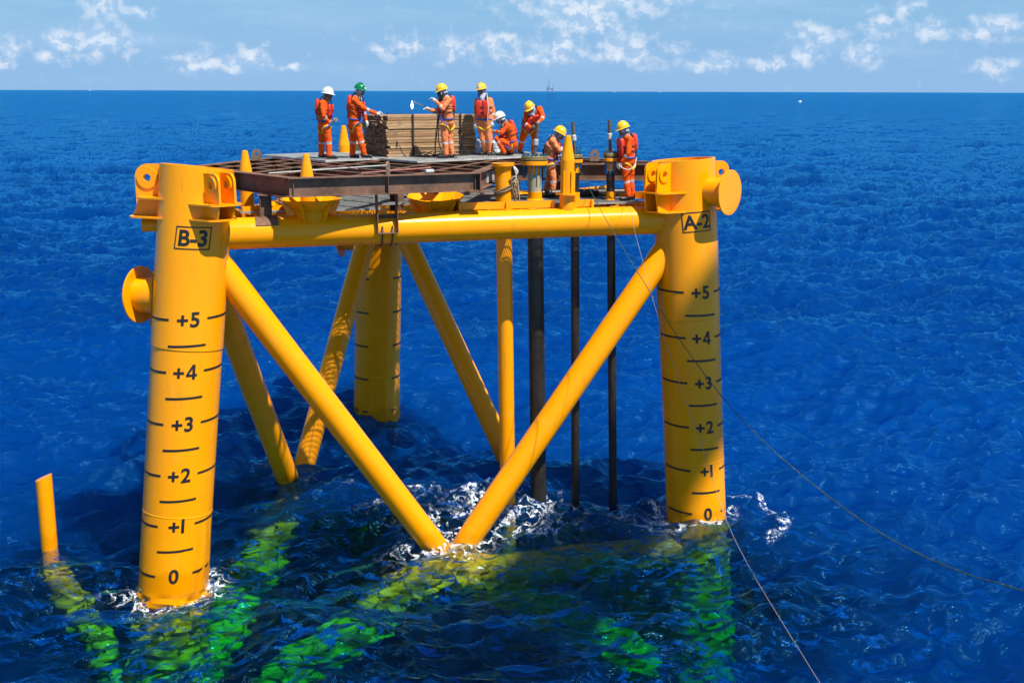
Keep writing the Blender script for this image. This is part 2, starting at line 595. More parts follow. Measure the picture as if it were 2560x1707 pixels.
def build_sea():
    ys = [5.0]
    while ys[-1] < 420:
        y = ys[-1]
        ys.append(y + max(0.05, y * y * 1.15 / (9.2 * 1088)))
    while ys[-1] < 40000:
        ys.append(ys[-1] * 1.13)
    ys = np.array(ys)
    NC = 860
    u = np.linspace(-1, 1, NC)
    Y = np.repeat(ys[:, None], NC, 1)
    X = u[None, :] * (0.62 * Y + 9)
    wa = R(-68)
    T1 = ocean_tile(512, 41.3, 0.35, 9.0, wa, 0.135, 3, spread=3.2, peak=4.6, slope=3.10)
    T2 = ocean_tile(256, 163.0, 7.0, 60, wa + 0.25, 0.17, 5, spread=4.0, peak=14.0)
    fade1 = np.clip(1.25 - Y / 420, 0, 1)
    fade2 = np.clip(1.4 - Y / 1200, 0, 1)
    z = np.zeros_like(X)
    dx = np.zeros_like(X)
    dy = np.zeros_like(X)
    c, s = math.cos(0.37), math.sin(0.37)
    for T, L, ch, fd, rot in ((T1, 41.3, 0.5, fade1, True), (T2, 163.0, 0.6, fade2, False)):
        if rot:
            xs, yy = X, Y
        else:
            xs, yy = X * c - Y * s, X * s + Y * c
        z += tile_sample(T[0], xs, yy, L) * fd
        ddx = tile_sample(T[1], xs, yy, L) * fd * ch
        ddy = tile_sample(T[2], xs, yy, L) * fd * ch
        if not rot:
            ddx, ddy = ddx * c + ddy * s, -ddx * s + ddy * c
        dx += ddx
        dy += ddy
    # slap of the sea against the steel
    pts = []
    for k in 'BAK':
        p = leg_at(k, WATER_Z)
        pts.append((p.x, p.y, 0.68, 1.0))
    pts += [(-1.33, 22.25, 0.45, 1.0), (-5.4, 26.2, 0.45, 0.6), (0.05, 27.9, 0.4, 0.6), (0.63, 24.28, 0.18, 0.7),
            (1.48, 24.16, 0.1, 0.5), (2.37, 24.35, 0.1, 0.5), (-0.03, 23.9, 0.18, 0.9), (-9.89, 22.07, 0.17, 0.35)]
    foam = np.zeros_like(X)
    for (px, py, r, a) in pts:
        d = np.hypot(X - px, Y - py)
        near = np.exp(-((d - r) / 0.42) ** 2)
        wide = np.exp(-(np.maximum(d - r, 0) / 1.5) ** 2)
        foam += a * (0.48 * near + 0.30 * wide)
        z += 0.035 * np.exp(-((d - r) / 0.3) ** 2) * np.sin(3 * np.arctan2(Y - py, X - px) + px)
    # swell piles up over the joint of the braces
    z += 0.20 * np.exp(-((X + 1.33) / 0.75) ** 2 - ((Y - 22.1) / 0.6) ** 2)
    # wake arc on the lee side of the right-hand leg
    p = leg_at('A', 0)
    d = np.hypot(X - p.x - 0.2, Y - p.y + 0.5)
    an = np.arctan2(Y - p.y + 0.5, X - p.x - 0.2)
    arc = np.exp(-((d - 1.75) / 0.16) ** 2) * np.clip(np.cos(an - 0.15) * 1.5, 0, 1)
    foam += 0.95 * arc
    z += 0.10 * np.exp(-((d - 1.7) / 0.22) ** 2) * np.clip(np.cos(an - 0.15) * 1.4, 0, 1)
    # crests foam a little
    crest = np.clip((z - 0.26) / 0.25, 0, 1)
    foam += 0.32 * crest * np.clip(1.2 - Y / 140, 0, 1)
    # disturbed water in the lee of the jacket
    lee = np.exp(-((X + 1.6) / 6.5) ** 2 - ((Y - 21.5) / 4.2) ** 2)
    foam += 0.20 * lee
    for (px, py, sx, sy, a) in ((0.2, 23.0, 1.5, 0.9, .55), (-2.3, 21.6, 1.2, 0.7, .45), (-3.2, 23.6, 1.6, 0.8, .35), (-7.6, 19.9, 1.5, 0.6, .4), (3.4, 23.1, 1.0, 0.5, .5), (-4.6, 25.4, 1.3, 0.6, .35)):
        foam += a * np.exp(-((X - px) / sx) ** 2 - ((Y - py) / sy) ** 2)
    foam = np.clip(foam, 0, 1.0)
    clear = np.clip(1.9 * np.exp(-((X + 2.0) / 8.6) ** 2 - ((Y - 19.2) / 4.6) ** 2), 0, 1)
    clear = np.maximum(clear, np.exp(-((X + 6.0) / 1.5) ** 2 - ((Y - 24.4) / 2.2) ** 2))
    clear = np.maximum(clear, 0.9 * np.exp(-((X - 4.0) / 1.6) ** 2 - ((Y - 22.6) / 2.0) ** 2))
    clear = np.maximum(clear, np.exp(-((X + 9.6) / 1.8) ** 2 - ((Y - 20.8) / 2.6) ** 2))
    clear = np.maximum(clear, 0.5 * np.exp(-((X + 4.0) / 1.2) ** 2 - ((Y - 30.8) / 1.2) ** 2))
    Z = z + WATER_Z
    V = np.stack([X + dx, Y + dy, Z], -1).reshape(-1, 3)
    NR = len(ys)
    idx = np.arange(NR * NC).reshape(NR, NC)
    q = np.stack([idx[:-1, :-1], idx[:-1, 1:], idx[1:, 1:], idx[1:, :-1]], -1).reshape(-1, 4)
    # skirt and floor close the body of water
    loop = np.concatenate([idx[0, :], idx[1:, -1], idx[-1, -2::-1], idx[-2:0:-1, 0]])
    nl = len(loop)
    low = V[loop].copy()
    low[:, 2] = -7.0
    base = len(V)
    V = np.concatenate([V, low])
    li = np.arange(nl)
    lj = (li + 1) % nl
    skirt = np.stack([loop[lj], loop[li], base + li, base + lj], -1)
    quads = np.concatenate([q, skirt])
    nq = len(quads)
    me = bpy.data.meshes.new('sea')
    me.vertices.add(len(V))
    me.vertices.foreach_set('co', V.astype(np.float32).ravel())
    loops = np.concatenate([quads.ravel(), base + li[::-1]])
    me.loops.add(len(loops))
    me.loops.foreach_set('vertex_index', loops.astype(np.int32))
    me.polygons.add(nq + 1)
    me.polygons.foreach_set('loop_start', np.append(np.arange(nq) * 4, nq * 4).astype(np.int32))
    sm = np.zeros(nq + 1, bool)
    sm[:len(q)] = True
    me.polygons.foreach_set('use_smooth', sm)
    me.update(calc_edges=True)
    at = me.attributes.new('foam', 'FLOAT', 'POINT')
    fv = np.zeros(len(V), np.float32)
    fv[:base] = foam.ravel()
    at.data.foreach_set('value', fv)
    at2 = me.attributes.new('clear', 'FLOAT', 'POINT')
    cv = np.zeros(len(V), np.float32)
    cv[:base] = clear.ravel()
    at2.data.foreach_set('value', cv)
    me.materials.append(sea_mat())
    me.materials.append(deep_mat())
    mi = np.zeros(nq + 1, np.int32)
    mi[-1] = 1
    me.polygons.foreach_set('material_index', mi)
    o = link('sea', me)
    tag(o, 'deep blue choppy open sea', kind='structure')
    return o


def deep_mat():
    m = bpy.data.materials.new('deep_water')
    m.use_nodes = True
    t = m.node_tree
    for n in list(t.nodes):
        t.nodes.remove(n)
    g = NG(t)
    df = g.n('ShaderNodeBsdfDiffuse')
    df.inputs['Color'].default_value = (0.0, 0.10, 0.30, 1)  # floor colour stands in for light scattered up from the depths
    mo = g.n('ShaderNodeOutputMaterial')
    g.link(df.outputs[0], mo.inputs['Surface'])
    return m


def sea_mat():
    m = bpy.data.materials.new('sea_water')
    m.use_nodes = True
    t = m.node_tree
    for n in list(t.nodes):
        t.nodes.remove(n)
    g = NG(t)
    geo = g.n('ShaderNodeNewGeometry')
    pos = geo.outputs['Position']
    # ripples too fine for the mesh, and the far waves it no longer resolves
    r1 = g.noise(g.vmath('MULTIPLY', pos, (0.42, 1.35, 1.0)), 2.3, 5, 0.60, 0.25)
    r2 = g.noise(g.vmath('MULTIPLY', pos, (0.38, 1.15, 1.0)), 0.62, 4, 0.55, 0.2)
    r3 = g.noise(g.vmath('MULTIPLY', pos, (0.40, 1.0, 1.0)), 0.14, 5, 0.6, 0.2)
    far = g.maprange(g.vmath('LENGTH', pos), 40, 260, 0.0, 1.0)
    hgt = g.math('ADD', g.math('MULTIPLY', r1, 0.19), g.math('MULTIPLY', r2, 0.34))
    hgt = g.math('ADD', hgt, g.math('MULTIPLY', g.math('MULTIPLY', r3, far), 1.7))
    r4 = g.noise(g.vmath('MULTIPLY', pos, (0.3, 1.0, 1.0)), 0.03, 7, 0.68, 0.2)
    far2 = g.maprange(g.vmath('LENGTH', pos), 180, 700, 0.0, 1.0)
    hgt = g.math('ADD', hgt, g.math('MULTIPLY', g.math('MULTIPLY', r4, far2), 3.0))
    bn = g.n('ShaderNodeBump')
    bn.inputs['Strength'].default_value = 0.7
    bn.inputs['Distance'].default_value = 1.0
    g.link(hgt, bn.inputs['Height'])
    nrm = bn.outputs[0]
    fr = g.n('ShaderNodeFresnel')
    fr.inputs['IOR'].default_value = 1.45
    g.link(nrm, fr.inputs['Normal'])
    fac = g.math('MINIMUM', g.math('MULTIPLY', fr.outputs[0], 1.5), 0.72)
    gl = g.n('ShaderNodeBsdfGlossy')
    gl.inputs['Roughness'].default_value = 0.045
    gl.inputs['Color'].default_value = (0.13, 0.64, 1.0, 1)
    g.link(nrm, gl.inputs['Normal'])
    df = g.n('ShaderNodeSubsurfaceScattering')
    df.falloff = 'BURLEY'
    df.inputs['Scale'].default_value = 1.0
    df.inputs['Radius'].default_value = (0.5, 2.5, 4.5)
    patch = g.noise(g.vmath('MULTIPLY', pos, (0.22, 1.0, 1.0)), 0.045, 7, 0.66)
    dc = g.ramp(patch, [(0.32, (0.0, 0.020, 0.118)), (0.68, (0.0, 0.034, 0.178))])
    g.link(dc, df.inputs['Color'])
    g.link(nrm, df.inputs['Normal'])
    dd_ = g.n('ShaderNodeBsdfDiffuse')
    g.link(dc, dd_.inputs['Color'])
    g.link(nrm, dd_.inputs['Normal'])
    up = g.n('ShaderNodeMixShader')
    up.inputs[0].default_value = 0.3
    g.link(df.outputs[0], up.inputs[1])
    g.link(dd_.outputs[0], up.inputs[2])
    tr = g.n('ShaderNodeBsdfTransparent')
    rf = g.n('ShaderNodeBsdfRefraction')
    rf.inputs['IOR'].default_value = 1.333
    rf.inputs['Roughness'].default_value = 0.0
    bn2 = g.n('ShaderNodeBump')
    bn2.inputs['Strength'].default_value = 1.0
    bn2.inputs['Distance'].default_value = 1.0
    g.link(g.math('MULTIPLY', g.noise(g.vmath('MULTIPLY', pos, (0.7, 1.5, 1.0)), 1.7, 5, 0.62, 0.5), 0.42), bn2.inputs['Height'])
    g.link(bn2.outputs[0], rf.inputs['Normal'])
    mt = g.n('ShaderNodeMixShader')
    mt.inputs[0].default_value = 0.04
    g.link(tr.outputs[0], mt.inputs[1])
    g.link(rf.outputs[0], mt.inputs[2])
    # diffuse blue stands in for upwelling light; streaked gaps round the steel imitate refraction
    ca = g.n('ShaderNodeAttribute')
    ca.attribute_name = 'clear'
    wn = g.n('ShaderNodeTexNoise')
    wn.inputs['Scale'].default_value = 0.8
    wn.inputs['Detail'].default_value = 4
    g.link(pos, wn.inputs['Vector'])
    wp_ = g.vmath('ADD', pos, g.vmath('MULTIPLY', g.vmath('SUBTRACT', wn.outputs['Color'], (0.5, 0.5, 0.5)), (1.3, 0.9, 0)))
    sw = g.noise(g.vmath('MULTIPLY', wp_, (0.75, 2.3, 1.0)), 2.7, 7, 0.74, 0.8)
    kf = g.maprange(sw, 0.54, 0.60, 0.0, 0.96)
    kmix = g.n('ShaderNodeMix', data_type='FLOAT')
    g.link(ca.outputs['Fac'], kmix.inputs[0])
    kmix.inputs[2].default_value = 0.95
    g.link(kf, kmix.inputs[3])
    body = g.n('ShaderNodeMixShader')
    g.link(kmix.outputs[0], body.inputs[0])
    g.link(mt.outputs[0], body.inputs[1])
    g.link(up.outputs[0], body.inputs[2])
    surf = g.n('ShaderNodeMixShader')
    g.link(fac, surf.inputs[0])
    g.link(body.outputs[0], surf.inputs[1])
    g.link(gl.outputs[0], surf.inputs[2])
    # foam: torn lace
    fa = g.n('ShaderNodeAttribute')
    fa.attribute_name = 'foam'
    wv = g.n('ShaderNodeTexNoise')
    wv.inputs['Scale'].default_value = 3.0
    wv.inputs['Detail'].default_value = 5
    g.link(pos, wv.inputs['Vector'])
    wd = g.vmath('ADD', pos, g.vmath('MULTIPLY', g.vmath('SUBTRACT', wv.outputs['Color'], (0.5, 0.5, 0.5)), (0.7, 0.7, 0)))
    fn = g.noise(g.vmath('MULTIPLY', wd, (1.0, 1.5, 1.0)), 4.6, 9, 0.78, 0.3)
    ridge = g.math('ABSOLUTE', g.math('SUBTRACT', g.noise(wd, 2.4, 6, 0.65, 0.2), 0.5))
    lace = g.maprange(ridge, 0.0, 0.075, 1.0, 0.0)
    pat = g.math('ADD', g.math('MULTIPLY', lace, 0.26), g.math('MULTIPLY', fn, 0.95))
    fsum = g.math('ADD', pat, g.math('MULTIPLY', fa.outputs['Fac'], 0.42))
    fm = g.math('ADD', g.maprange(fsum, 0.94, 1.22, 0.0, 0.22), g.maprange(fsum, 1.06, 1.22, 0.0, 0.72))
    gate = g.maprange(fa.outputs['Fac'], 0.02, 0.30, 0, 1)
    fm = g.math('MULTIPLY', fm, gate)
    fd = g.n('ShaderNodeBsdfDiffuse')
    fd.inputs['Color'].default_value = (0.80, 0.84, 0.88, 1)
    out = g.n('ShaderNodeMixShader')
    g.link(fm, out.inputs[0])
    g.link(surf.outputs[0], out.inputs[1])
    g.link(fd.outputs[0], out.inputs[2])
    mo = g.n('ShaderNodeOutputMaterial')
    g.link(out.outputs[0], mo.inputs['Surface'])
    va = g.n('ShaderNodeVolumeAbsorption')
    va.inputs['Color'].default_value = (0.02, 0.955, 0.982, 1)
    va.inputs['Density'].default_value = 0.72
    g.link(va.outputs[0], mo.inputs['Volume'])
    return m


build_sea()

# ------------------------------------------------------------------ jacket
jacket = empty('steel_jacket', (leg_at('B', 0) + leg_at('A', 0) + leg_at('K', 0)) / 3,
               'tall yellow painted three-legged tubular steel jacket standing in the sea with black height marks', 'offshore platform')
YEL = M['yellow']
ZT = 6.5      # work point level of the horizontal tubes
RT = 0.305
TOPZ = {'B': 7.79, 'A': 7.78, 'K': 7.78}
RL = 0.668


def leg_axis(k):
    x, y, a, b = LEGS[k]
    return Vector((a, b, 1)).normalized()


def leg_surf(k, z, phi, rr):
    d = leg_axis(k)
    h = Vector((math.cos(phi), math.sin(phi), 0))
    rho = rr / math.sqrt(1 - h.dot(d) ** 2)
    return leg_at(k, z) + h * rho


def r_at(z):
    return RL + 0.014 if z > 4.37 else RL


def ruffle(mb, gain=1.0):  # refraction's ragged outline is built into the mesh
    """submerged faces are drawn out sideways, imitating edges blurred by refraction through the waves"""
    for i_, q in enumerate(mb.v):
        dz = WATER_Z - .12 - q[2]
        if dz > 0:
            am = min(1.0, dz * 2.0) * gain
            q = Vector(q)
            n1 = mnoise.noise(Vector((q.x * 2.2, q.y * 6.5, q.z * 6.5)))
            n2 = mnoise.noise(Vector((q.x * 5.0 + 7, q.y * 14.0, q.z * 15.0)))
            n3 = mnoise.noise(Vector((q.x * 4.0, q.y * 4.0 + 3, q.z * 9.0)))
            mb.v[i_] = (q.x + am * (.30 * n1 + .18 * n2), q.y + am * .12 * n3, q.z + am * .05 * n2)


def arc_mark(k, z, p0, p1, h, parent, name='height_mark'):
    mb = MB()
    n = max(4, int(abs(p1 - p0) / R(5)))
    P = []
    for i in range(n + 1):
        ph = p0 + (p1 - p0) * i / n
        P.append(leg_surf(k, z - h / 2, ph, r_at(z) + 0.005))
        P.append(leg_surf(k, z + h / 2, ph, r_at(z) + 0.005))
    mb.add(P, [(2 * i, 2 * i + 2, 2 * i + 3, 2 * i + 1) for i in range(n)], True)
    return mb.build(name, M['mark'], parent)


_txt = {}


def text_verts(s):
    if s in _txt:
        return _txt[s]
    if s == '4':
        ref = text_verts('B')[0]
        lo, H_ = min(p[1] for p in ref), max(p[1] for p in ref) - min(p[1] for p in ref)
        v, f = [], []
        for poly in ([(0, .20), (.20, .20), (.20, .36), (0, .36)], [(.20, .20), (.40, .20), (.40, .36), (.20, .36)], [(.40, 0), (.59, 0), (.59, .20), (.40, .20)],
                     [(.40, .20), (.59, .20), (.59, .36), (.40, .36)], [(.59, .20), (.73, .20), (.73, .36), (.59, .36)],
                     [(.40, .36), (.59, .36), (.59, 1.0), (.40, 1.0)], [(0, .36), (.18, .36), (.40, .70), (.40, 1.0)]):
            f.append(list(range(len(v), len(v) + len(poly))))
            v += [(x * H_, lo + y * H_) for x, y in poly]
        _txt[s] = (v, f)
        return _txt[s]
    cu = bpy.data.curves.new('t', 'FONT')
    cu.body = s
    cu.align_x = 'CENTER'
    cu.offset = 0.026
    cu.resolution_u = 6
    o = bpy.data.objects.new('t', cu)
    COL.objects.link(o)
    dg = bpy.context.evaluated_depsgraph_get()
    me = bpy.data.meshes.new_from_object(o.evaluated_get(dg))
    bm = bmesh.new()
    bm.from_mesh(me)
    x = -1.5
    while x < 1.5:
        bmesh.ops.bisect_plane(bm, geom=bm.verts[:] + bm.edges[:] + bm.faces[:], plane_co=(x, 0, 0), plane_no=(1, 0, 0))
        x += .09
    bmesh.ops.triangulate(bm, faces=bm.faces)
    bm.verts.index_update()
    v = [(p.co.x, p.co.y) for p in bm.verts]
    f = [[q.index for q in fc.verts] for fc in bm.faces]
    bm.free()
    bpy.data.meshes.remove(me)
    bpy.data.objects.remove(o)
    bpy.data.curves.remove(cu)
    _txt[s] = (v, f)
    return _txt[s]


def text_norm(s, cap):
    """vertices scaled to cap height, centred on x and on the cap height"""
    ref = text_verts('B')[0]
    y0, y1 = min(p[1] for p in ref), max(p[1] for p in ref)
    k = cap / (y1 - y0)
    if s[0] == '+':
        v, f = text_verts(s[1:])
        v, f = list(v), list(f)
        xl = min(p[0] for p in v)
        w, h, b, g_ = .52, .52, .135, .10
        cx, cy = xl - g_ - w / 2, (y0 + y1) / 2 - .02
        xm1, xm2 = cx - (w + b) / 4, cx + (w + b) / 4
        for (ax_, ay_, bx_, by_) in ((cx - w / 2, cy - b / 2, xm1, cy + b / 2), (xm1, cy - b / 2, cx - b / 2, cy + b / 2), (cx - b / 2, cy - h / 2, cx + b / 2, cy + h / 2), (cx + b / 2, cy - b / 2, xm2, cy + b / 2), (xm2, cy - b / 2, cx + w / 2, cy + b / 2)):
            o_ = len(v)
            v += [(ax_, ay_), (bx_, ay_), (bx_, by_), (ax_, by_)]
            f.append([o_, o_ + 1, o_ + 2, o_ + 3])
    else:
        v, f = text_verts(s)
    x0, x1 = min(p[0] for p in v), max(p[0] for p in v)
    return [((x - (x0 + x1) / 2) * k, (y - (y0 + y1) / 2) * k) for x, y in v], f


def leg_text(k, s, z, phi, cap, parent, name, widen=1.0, tilt=0.0):
    v, f = text_norm(s, cap)
    P = []
    for x, y in v:
        x *= widen
        x, y = x * math.cos(tilt) - y * math.sin(tilt), x * math.sin(tilt) + y * math.cos(tilt)
        P.append(leg_surf(k, z + y, phi + x / RL, r_at(z + y) + 0.006))
    mb = MB()
    mb.add(P, f, True)
    return mb.build(name, M['mark'], parent)


def leg_tilt(k, phi):
    """slant of the leg axis seen from direction phi (lettering runs square to the axis)"""
    d = leg_axis(k)
    right = Vector((-math.sin(phi), math.cos(phi), 0))
    return -math.atan2(d.dot(right), d.z)


leg_obj = {}
PHI0 = R(-75)
for k in 'BAK':
    d = leg_axis(k)
    o = leg_at(k, -9)
    L = (leg_at(k, TOPZ[k]) - o).length
    t437 = (leg_at(k, 4.37) - o).length
    t11 = (leg_at(k, 1.12) - o).length
    mb = MB()
    t0w = (leg_at(k, -.4) - o).length
    under = [(t0w * i_ / 90, RL) for i_ in range(91)]
    mb.lathe(o, d, under + [(t11 - .02, RL), (t11, RL + .006), (t11 + .02, RL), (t437 - .012, RL), (t437 + .004, RL + .014), (L - .003, RL + .014), (L, RL + .008),
                    (L, RL - .045), (L - 2.0, RL - .045)], 72, (True, True))
    ruffle(mb, .8)
    leg_obj[k] = mb.build('leg', YEL, jacket)
leg_obj['B']['label'] = 'yellow leg lettered B-3 in a black box, with numbered height marks'
leg_obj['A']['label'] = 'yellow leg lettered A-2 in a black box, with numbered height marks'
leg_obj['K']['label'] = 'yellow shaded leg with unnumbered black height marks'

for k in 'BA':
    lo = leg_obj[k]
    for i in range(0, 6):
        leg_text(k, ('+%d' % i) if i else '0', i, PHI0, 0.285, lo, 'level_number', 0.98)
        arc_mark(k, i, PHI0 - R(92), PHI0 - R(31), .046, lo)
        arc_mark(k, i, PHI0 + R(30), PHI0 + R(91), .046, lo)
        if i < 5:
            arc_mark(k, i + .5, PHI0 - R(30), PHI0 + R(30), .046, lo)
for i in range(0, 6):
    arc_mark('K', i, PHI0 - R(92), PHI0 - R(31), .05, leg_obj['K'])
    arc_mark('K', i, PHI0 + R(31), PHI0 + R(91), .05, leg_obj['K'])


def name_box(k, s, zc, phi):
    tl = leg_tilt(k, phi) * (.6 if k == 'B' else .95)
    lo = leg_obj[k]
    leg_text(k, s, zc, phi, 0.30, lo, 'leg_name', 0.97, tl)
    w, h, b = 0.325, 0.213, 0.022
    mb = MB()

    def q(x, y):
        x, y = x * math.cos(tl) - y * math.sin(tl), x * math.sin(tl) + y * math.cos(tl)
        return leg_surf(k, zc + y, phi + x / RL, r_at(zc) + 0.006)
    n = 12
    for (x0, x1, y0, y1) in ((-w, w, h - b, h), (-w, w, -h, -h + b), (-w, -w + b, -h + b, h - b), (w - b, w, -h + b, h - b)):
        nn = n if x1 - x0 > .1 else 1
        P = []
        for i in range(nn + 1):
            x = x0 + (x1 - x0) * i / nn
            P += [q(x, y0), q(x, y1)]
        mb.add(P, [(2 * i, 2 * i + 2, 2 * i + 3, 2 * i + 1) for i in range(nn)], True)
    mb.build('name_border', M['mark'], lo)


name_box('B', 'B-3', 6.52, PHI0)
name_box('A', 'A-2', 6.51, R(-77))

# horizontal tubes
wp = {k: leg_at(k, ZT) for k in 'BAK'}


def tube_part(a, b, r, name, n=40):
    mb = MB()
    mb.cyl(a, b, r, r, n)
    return mb.build(name, YEL, jacket)


WELDS = []
for a, b in (('B', 'A'), ('B', 'K'), ('A', 'K')):
    ht = tube_part(wp[a], wp[b], RT, 'horizontal_tube', 56)
    WELDS += [(ht, wp[a], wp[b] - wp[a], RT, a), (ht, wp[b], wp[a] - wp[b], RT, b)]
midBA = (wp['B'] + wp['A']) / 2
midBK = (wp['B'] + wp['K']) / 2
midAK = (wp['A'] + wp['K']) / 2
for a, b in ((midBA, midBK), (midBA, midAK), (midBK, midAK)):
    tube_part(a, b, 0.2, 'inner_tube', 28)


def wet_tube(a, b, r, name, n=32):
    """tube that runs into the sea; the submerged length lies at the depth it reads at through the bending of light, ruffled by growth and swell"""
    a, b = Vector(a), Vector(b)
    L = (b - a).length
    pts, rad = [], []
    tw = (a.z - WATER_Z) / (a.z - b.z) if a.z > WATER_Z > b.z else (0.0 if a.z <= WATER_Z else 2.0)
    if tw > 0:
        pts, rad = [a], [r]
        if tw < 1:
            pts.append(a.lerp(b, max(0, tw - .02)))
            rad.append(r)
    if tw < 1:
        m = max(6, int(L * (1 - tw) / .06))
        for i in range(1, m + 1):
            t = tw + (1 - tw) * i / m
            q = a.lerp(b, t)
            dz = max(0, WATER_Z - .28 - q.z)
            q.z = min(q.z, WATER_Z - .28) if dz == 0 and False else (q.z if dz == 0 else WATER_Z - .28 - .45 * dz)
            amp = min(.17, .09 * dz)
            sN = t * L * 1.5
            q += Vector((mnoise.noise(Vector((sN, a.x, 1.7))), mnoise.noise(Vector((sN, a.y, 7.1))), .4 * mnoise.noise(Vector((sN, a.z, 3.3))))) * amp * .8
            pts.append(q)
            rad.append(r * (1 + min(.6, .5 * dz) + .06 * mnoise.noise(Vector((sN * 1.3, 9.2, a.x)))))
    mb = MB()
    mb.tube(pts, rad, n)
    ruffle(mb)
    return mb.build(name, YEL, jacket)


# diagonal braces cross just under the surface and run on to the other leg
NODEZ = -0.78
for a, b, wa, wb in (('B', 'A', 6.55, 6.45), ('B', 'K', 6.6, 6.4), ('K', 'A', 6.75, 6.5)):
    nd = (leg_at(a, NODEZ) + leg_at(b, NODEZ)) / 2
    if (a, b) == ('B', 'A'):
        nd.x -= 0.06
    for s, e, w in ((a, b, wa), (b, a, wb)):
        p0 = leg_at(s, w)
        dd = (nd - p0)
        p1 = nd + dd * 0.93
        WELDS.append((wet_tube(p0, p1, 0.272, 'diagonal_brace', 40), p0, dd, 0.272, s))


def weld_bead(p0, d, r, k, parent, toward):
    """bead along the curve where a tube (point, direction, radius) meets leg k"""
    d = Vector(d).normalized()
    la, ld = leg_at(k, 0), leg_axis(k)
    x = d.orthogonal().normalized()
    y = d.cross(x)
    pts = []
    for i in range(48):
        a = 2 * math.pi * i / 48
        q = p0 + (x * math.cos(a) + y * math.sin(a)) * r - la
        qp = q - ld * q.dot(ld)
        dp = d - ld * d.dot(ld)
        A_, B_, C_ = dp.dot(dp), 2 * qp.dot(dp), qp.dot(qp) - (RL + .014) ** 2
        disc = B_ * B_ - 4 * A_ * C_
        if disc < 0:
            continue
        t = (-B_ + math.sqrt(disc)) / (2 * A_)
        pts.append(la + q + d * t)
    mb = MB()
    mb.tube(pts, .013, 6, True)
    return mb.build('weld_bead', YEL, parent)


for o_, p0_, d_, r_, k_ in WELDS:
    weld_bead(p0_, d_, r_, k_, o_, None)
# underwater horizontal frame
zu = -1.75
for a, b in (('B', 'A'), ('A', 'K'), ('B', 'K')):
    if (a, b) == ('B', 'A'):
        pa = (leg_at('B', zu) + leg_at('A', zu)) / 2
        wet_tube(pa, leg_at('A', zu), 0.24, 'submerged_tube', 24)
# slender guide pipe standing beside the numbered leg, tied to it under water
gp0 = Vector((-9.86, 22.05, -1.3))
gp1 = Vector((-9.845, 22.07, 1.27))
mb = MB()
n = 32
dv = (gp1 - gp0).normalized()
rings = [[], []]
for i in range(n):
    a = 2 * math.pi * i / n
    off = Vector((math.cos(a), math.sin(a), 0)) * 0.168
    rings[0].append(gp0 + off)
    rings[1].append(gp1 + off + Vector((0, 0, 0.07 * math.cos(a) - 0.02)))
mb.ring_sweep(rings, True, (True, True))
gpo = mb.build('guide_pipe', YEL, jacket)
gpo['label'] = 'slender yellow pipe stub with slanted top poking out of the sea'
wet_tube(gp0 + Vector((0, 0, .1)), leg_at('B', -6.5), 0.17, 'submerged_tube', 20)


def circle_poly(cx, cy, r, n=20, a0=0, a1=360):
    return [(cx + r * math.cos(R(a0 + (a1 - a0) * i / n)), cy + r * math.sin(R(a0 + (a1 - a0) * i / n))) for i in range(n + 1)]


def holed_plate(mb, outer, hc, hr, th, origin, ex, ey):
    """outer polygon (ccw, star-shaped round the hole) with a round hole, thickness th"""
    origin, ex, ey = Vector(origin), Vector(ex).normalized(), Vector(ey).normalized()
    nz = ex.cross(ey).normalized()
    m = 48

    def rayhit(a):
        dx, dy = math.cos(a), math.sin(a)
        best = None
        for i in range(len(outer)):
            x1, y1 = outer[i]
            x2, y2 = outer[(i + 1) % len(outer)]
            x1 -= hc[0]; x2 -= hc[0]; y1 -= hc[1]; y2 -= hc[1]
            den = dx * (y2 - y1) - dy * (x2 - x1)
            if abs(den) < 1e-12:
                continue
            t = (x1 * (y2 - y1) - y1 * (x2 - x1)) / den
            s = (x1 * dy - y1 * dx) / den
            if t > 0 and -1e-6 <= s <= 1 + 1e-6:
                best = t if best is None else max(best, t)
        return (hc[0] + dx * best, hc[1] + dy * best)
    angs = sorted(set([2 * math.pi * i / m for i in range(m)] + [math.atan2(y - hc[1], x - hc[0]) % (2 * math.pi) for x, y in outer]))
    O = [rayhit(a) for a in angs]
    I = [(hc[0] + hr * math.cos(a), hc[1] + hr * math.sin(a)) for a in angs]
    n = len(angs)

    def P(q, s):
        return origin + ex * q[0] + ey * q[1] + nz * (s * th / 2)
    for s in (1, -1):
        v = [P(q, s) for q in O] + [P(q, s) for q in I]
        F = []
        for i in range(n):
            j = (i + 1) % n
            f = (i, j, n + j, n + i)
            F.append(f if s > 0 else f[::-1])
        mb.add(v, F, False)
    mb.add([P(q, 1) for q in O] + [P(q, -1) for q in O], [(i, n + i, n + (i + 1) % n, (i + 1) % n) for i in range(n)], False)
    mb.add([P(q, 1) for q in I] + [P(q, -1) for q in I], [(i, (i + 1) % n, n + (i + 1) % n, n + i) for i in range(n)], True)


